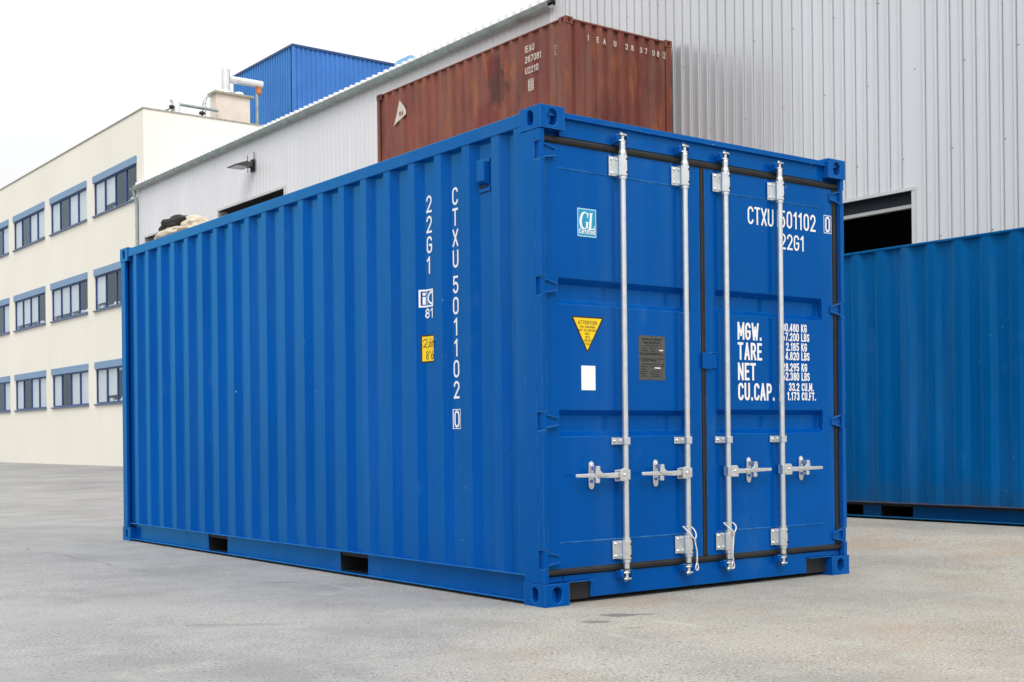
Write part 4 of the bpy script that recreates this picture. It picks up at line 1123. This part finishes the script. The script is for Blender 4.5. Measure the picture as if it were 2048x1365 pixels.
mb = MB(); mb.quad((CX + 1.4, YN + .02, 0), (CX + 1.4, YF, 0), (CX + 1.4, YF, ROOFZ), (CX + 1.4, YN + .02, ROOFZ)); rel(mb, 'shade_backing', M_UNLIT, off, OB)  # black sheet behind the windows paints the shade of the rooms
# blinds per pane, listed from the near side (small y) to the far side; number = how far down the blind hangs
BL = {(0, 0): (0, .0, .78, 1), (0, 1): (.95, 1, 0, 1), (0, 2): (.9, 1, 0, 1), (1, 0): (0, .0, 0, .8), (1, 1): (0, .84, .84, .84), (1, 2): (.0, .84, .84, .84),
      (2, 0): (0, .1, .78, 1), (2, 1): (1, 1, 0, 1), (2, 2): (1, 1, 0, 1)}
for (a, b, c, d, r, k) in wins:
    root = MB(); x0 = CX + .03; x1 = CX + .09; hd = d - .24
    root.box(x0, a, c, x1, b, c + .06); root.box(x0, a, hd - .05, x1, b, hd)
    pw = (b - a) / 4
    for i in range(5):
        y = a + i * pw; root.box(x0, max(a, y - .024), c + .05, x1, min(b, y + .024), hd - .05)
    w = rel(root, 'window', M_WINFRAME, off, OB)
    w_b = OB
    mb = MB(); mb.quad((CX + .06, b - .01, c + .01), (CX + .06, a + .01, c + .01), (CX + .06, a + .01, hd - .01), (CX + .06, b - .01, hd - .01)); rel(mb, 'glass', M_GLASS, w, w_b, recalc=False)
    mb = MB(); mb.box(CX - .045, a - .02, hd, CX + .17, b + .02, d + .01); rel(mb, 'blind_box', M_WINBLUE, w, w_b)
    mb = MB(); mb.box(CX - .07, a - .04, c - .055, CX + .029, b + .04, c - .001); rel(mb, 'sill', M_SILL, w, w_b)
    mb = MB(); any_b = False
    for i, f in enumerate(BL.get((r, k), (1, 0, 1, 1))):
        if f > 0:
            any_b = True
            mb.box(CX + .094, a + i * pw + .03, hd - f * (hd - c), CX + .102, a + (i + 1) * pw - .03, hd - .01)
    if any_b: rel(mb, 'blind', M_BLIND, w, w_b)
    if (r, k) in ((0, 0), (1, 0), (1, 1), (1, 2), (2, 0)):          # things standing on the window sills inside
        mb = MB(); rg = random.Random(r * 10 + k); pr = [(CX + .14, a + .1, c)]
        for q in range(14):
            h = rg.choice((.03, .06, .12, .2)); y = a + .15 + q * .29; pr += [(CX + .14, y, c + h), (CX + .14, y + .2, c + h * rg.uniform(.7, 1.2))]
        pr.append((CX + .14, b - .1, c)); mb.prism(pr, (.12, 0, 0)); rel(mb, 'ledge_box', M_PAPER, w, w_b)
# chimney and pipes on the roof
mb = MB(); mb.box(15.5, 38.66, ROOFZ + .076, 16.83, 39.12, 13.62); ch = rel(mb, 'chimney', M_CHIM, off, OB)
mb = MB(); mb.box(15.40, 38.56, 13.621, 16.95, 39.24, 13.70); rel(mb, 'chimney_cap', M_CAPSTONE, ch, OB)
mb = MB(); mb.lathe((15.98, 38.90, 13.70), [(.26, 0), (.24, .09), (.155, .16), (.155, .92)], 20); rel(mb, 'flue', M_STEEL, ch, OB)
mb = MB(); mb.tube([(16.12, 38.90, 14.28), (17.45, 38.90, 14.28)], .135, 20); rel(mb, 'duct', M_STEEL, ch, OB)
mb = MB(); mb.tube(spline([(17.30, 38.90, 14.15), (17.32, 38.90, 14.0), (17.28, 38.90, 13.92)]), .10, 12); rel(mb, 'pipe_joint', M_ORANGE, ch, OB)
mb = MB(); mb.rod((17.24, 38.90, ROOFZ + .076), (17.24, 38.90, 13.93), .055, 10); rel(mb, 'stand_pipe', M_ZINC, ch, OB)
mb = MB(); mb.lathe((16.50, 38.90, 13.70), [(.20, 0), (.20, .06), (.16, .13), (.06, .16)], 18); rel(mb, 'vent_cowl', M_ROOF, ch, OB)
mb = MB(); mb.rod((13.88, 38.5, ROOFZ + .076), (13.88, 38.5, 13.02), .14, 14); mb.tube(spline([(13.86, 38.5, 12.92), (13.74, 38.5, 13.06), (13.66, 38.5, 13.10)]), .09, 10); rel(mb, 'vent_pipe', M_ROOF, off, OB)
mb = MB(); mb.rod((14.0, 38.5, 12.95), (15.49, 38.5, 12.93), .055, 8); mb.rod((14.0, 38.52, 12.62), (15.4, 38.52, 12.62), .014, 6); rel(mb, 'pipe', M_ZINC, off, OB)
mb = MB(); mb.lathe((13.68, 38.4, 12.73), [(.03, 0), (.11, .04), (.09, .10), (.03, .13)], 10); mb.rod((13.66, 38.4, 12.74), (13.40, 38.4, 12.60), .02, 6); mb.rod((13.68, 38.4, ROOFZ + .07), (13.68, 38.4, 12.74), .02, 6)
rel(mb, 'roof_lamp', M_DARK, off, OB); mb = MB()
mb.lathe((14.82, 38.4, 12.66), [(.03, 0), (.12, .04), (.10, .11), (.03, .14)], 10); mb.rod((14.82, 38.4, ROOFZ + .07), (14.82, 38.4, 12.67), .02, 6); rel(mb, 'roof_lamp', M_DARK, off, OB)
mb = MB()
for y in (38.35, 38.6):
    mb.tube(spline([(14.94, y, ROOFZ + .07), (14.94, y, 13.0), (14.98, y, 13.24), (15.12, y, 13.42), (15.26, y, 13.40)]), .016, 6)
mb.rod((15.14, 38.35, ROOFZ + .07), (15.14, 38.35, 13.40), .012, 6)
for z in (12.5, 12.8, 13.1): mb.rod((14.94, 38.35, z), (14.94, 38.6, z), .012, 6)
mb.rod((14.70, 38.35, 12.58), (15.2, 38.35, 12.50), .014, 6)
rel(mb, 'roof_ladder', M_ZINC, off, OB)

# ------------------------------------------------------------------ blue tower behind
tw = thing('blue_tower', 'ribbed blue clad tower block rising behind the pale hall roof', 'building', (19, 39.35, 0))
TWB = (19, 39.35, 0); TZ0, TZ1 = 0.0, 16.12
mb = MB(); sheet(mb, 39.35, 44.7, TZ0, TZ1, pitch=.2125, top=.060, slope=.025, depth=.060, x=19.0, phase=.08)
mb.v = [(x + 0, y, z) for x, y, z in mb.v]
rel(mb, 'side_cladding', M_TOWER, tw, TWB, recalc=False)
mb = MB(); sheet(mb, 19.0, 26.0, TZ0, TZ1, pitch=.2125, top=.075, slope=.022, depth=.045, x=39.35, phase=.08, axis='y')
rel(mb, 'front_cladding', M_TOWER, tw, TWB, recalc=False)
mb = MB(); mb.box(25.99, 39.36, 0, 26.1, 44.7, TZ1); mb.box(19.01, 44.7, 0, 26.1, 44.8, TZ1); rel(mb, 'wall', M_TOWER, tw, TWB)
mb = MB(); mb.box(18.92, 39.27, TZ1 + .001, 26.15, 44.85, TZ1 + .09); rel(mb, 'roof', plain("dark_blue_flashing", (.01, .05, .17), .5), tw, TWB)
mb = MB(); mb.box(18.94, 39.29, 0, 19.07, 39.42, TZ1); rel(mb, 'corner_trim', M_TOWER, tw, TWB)
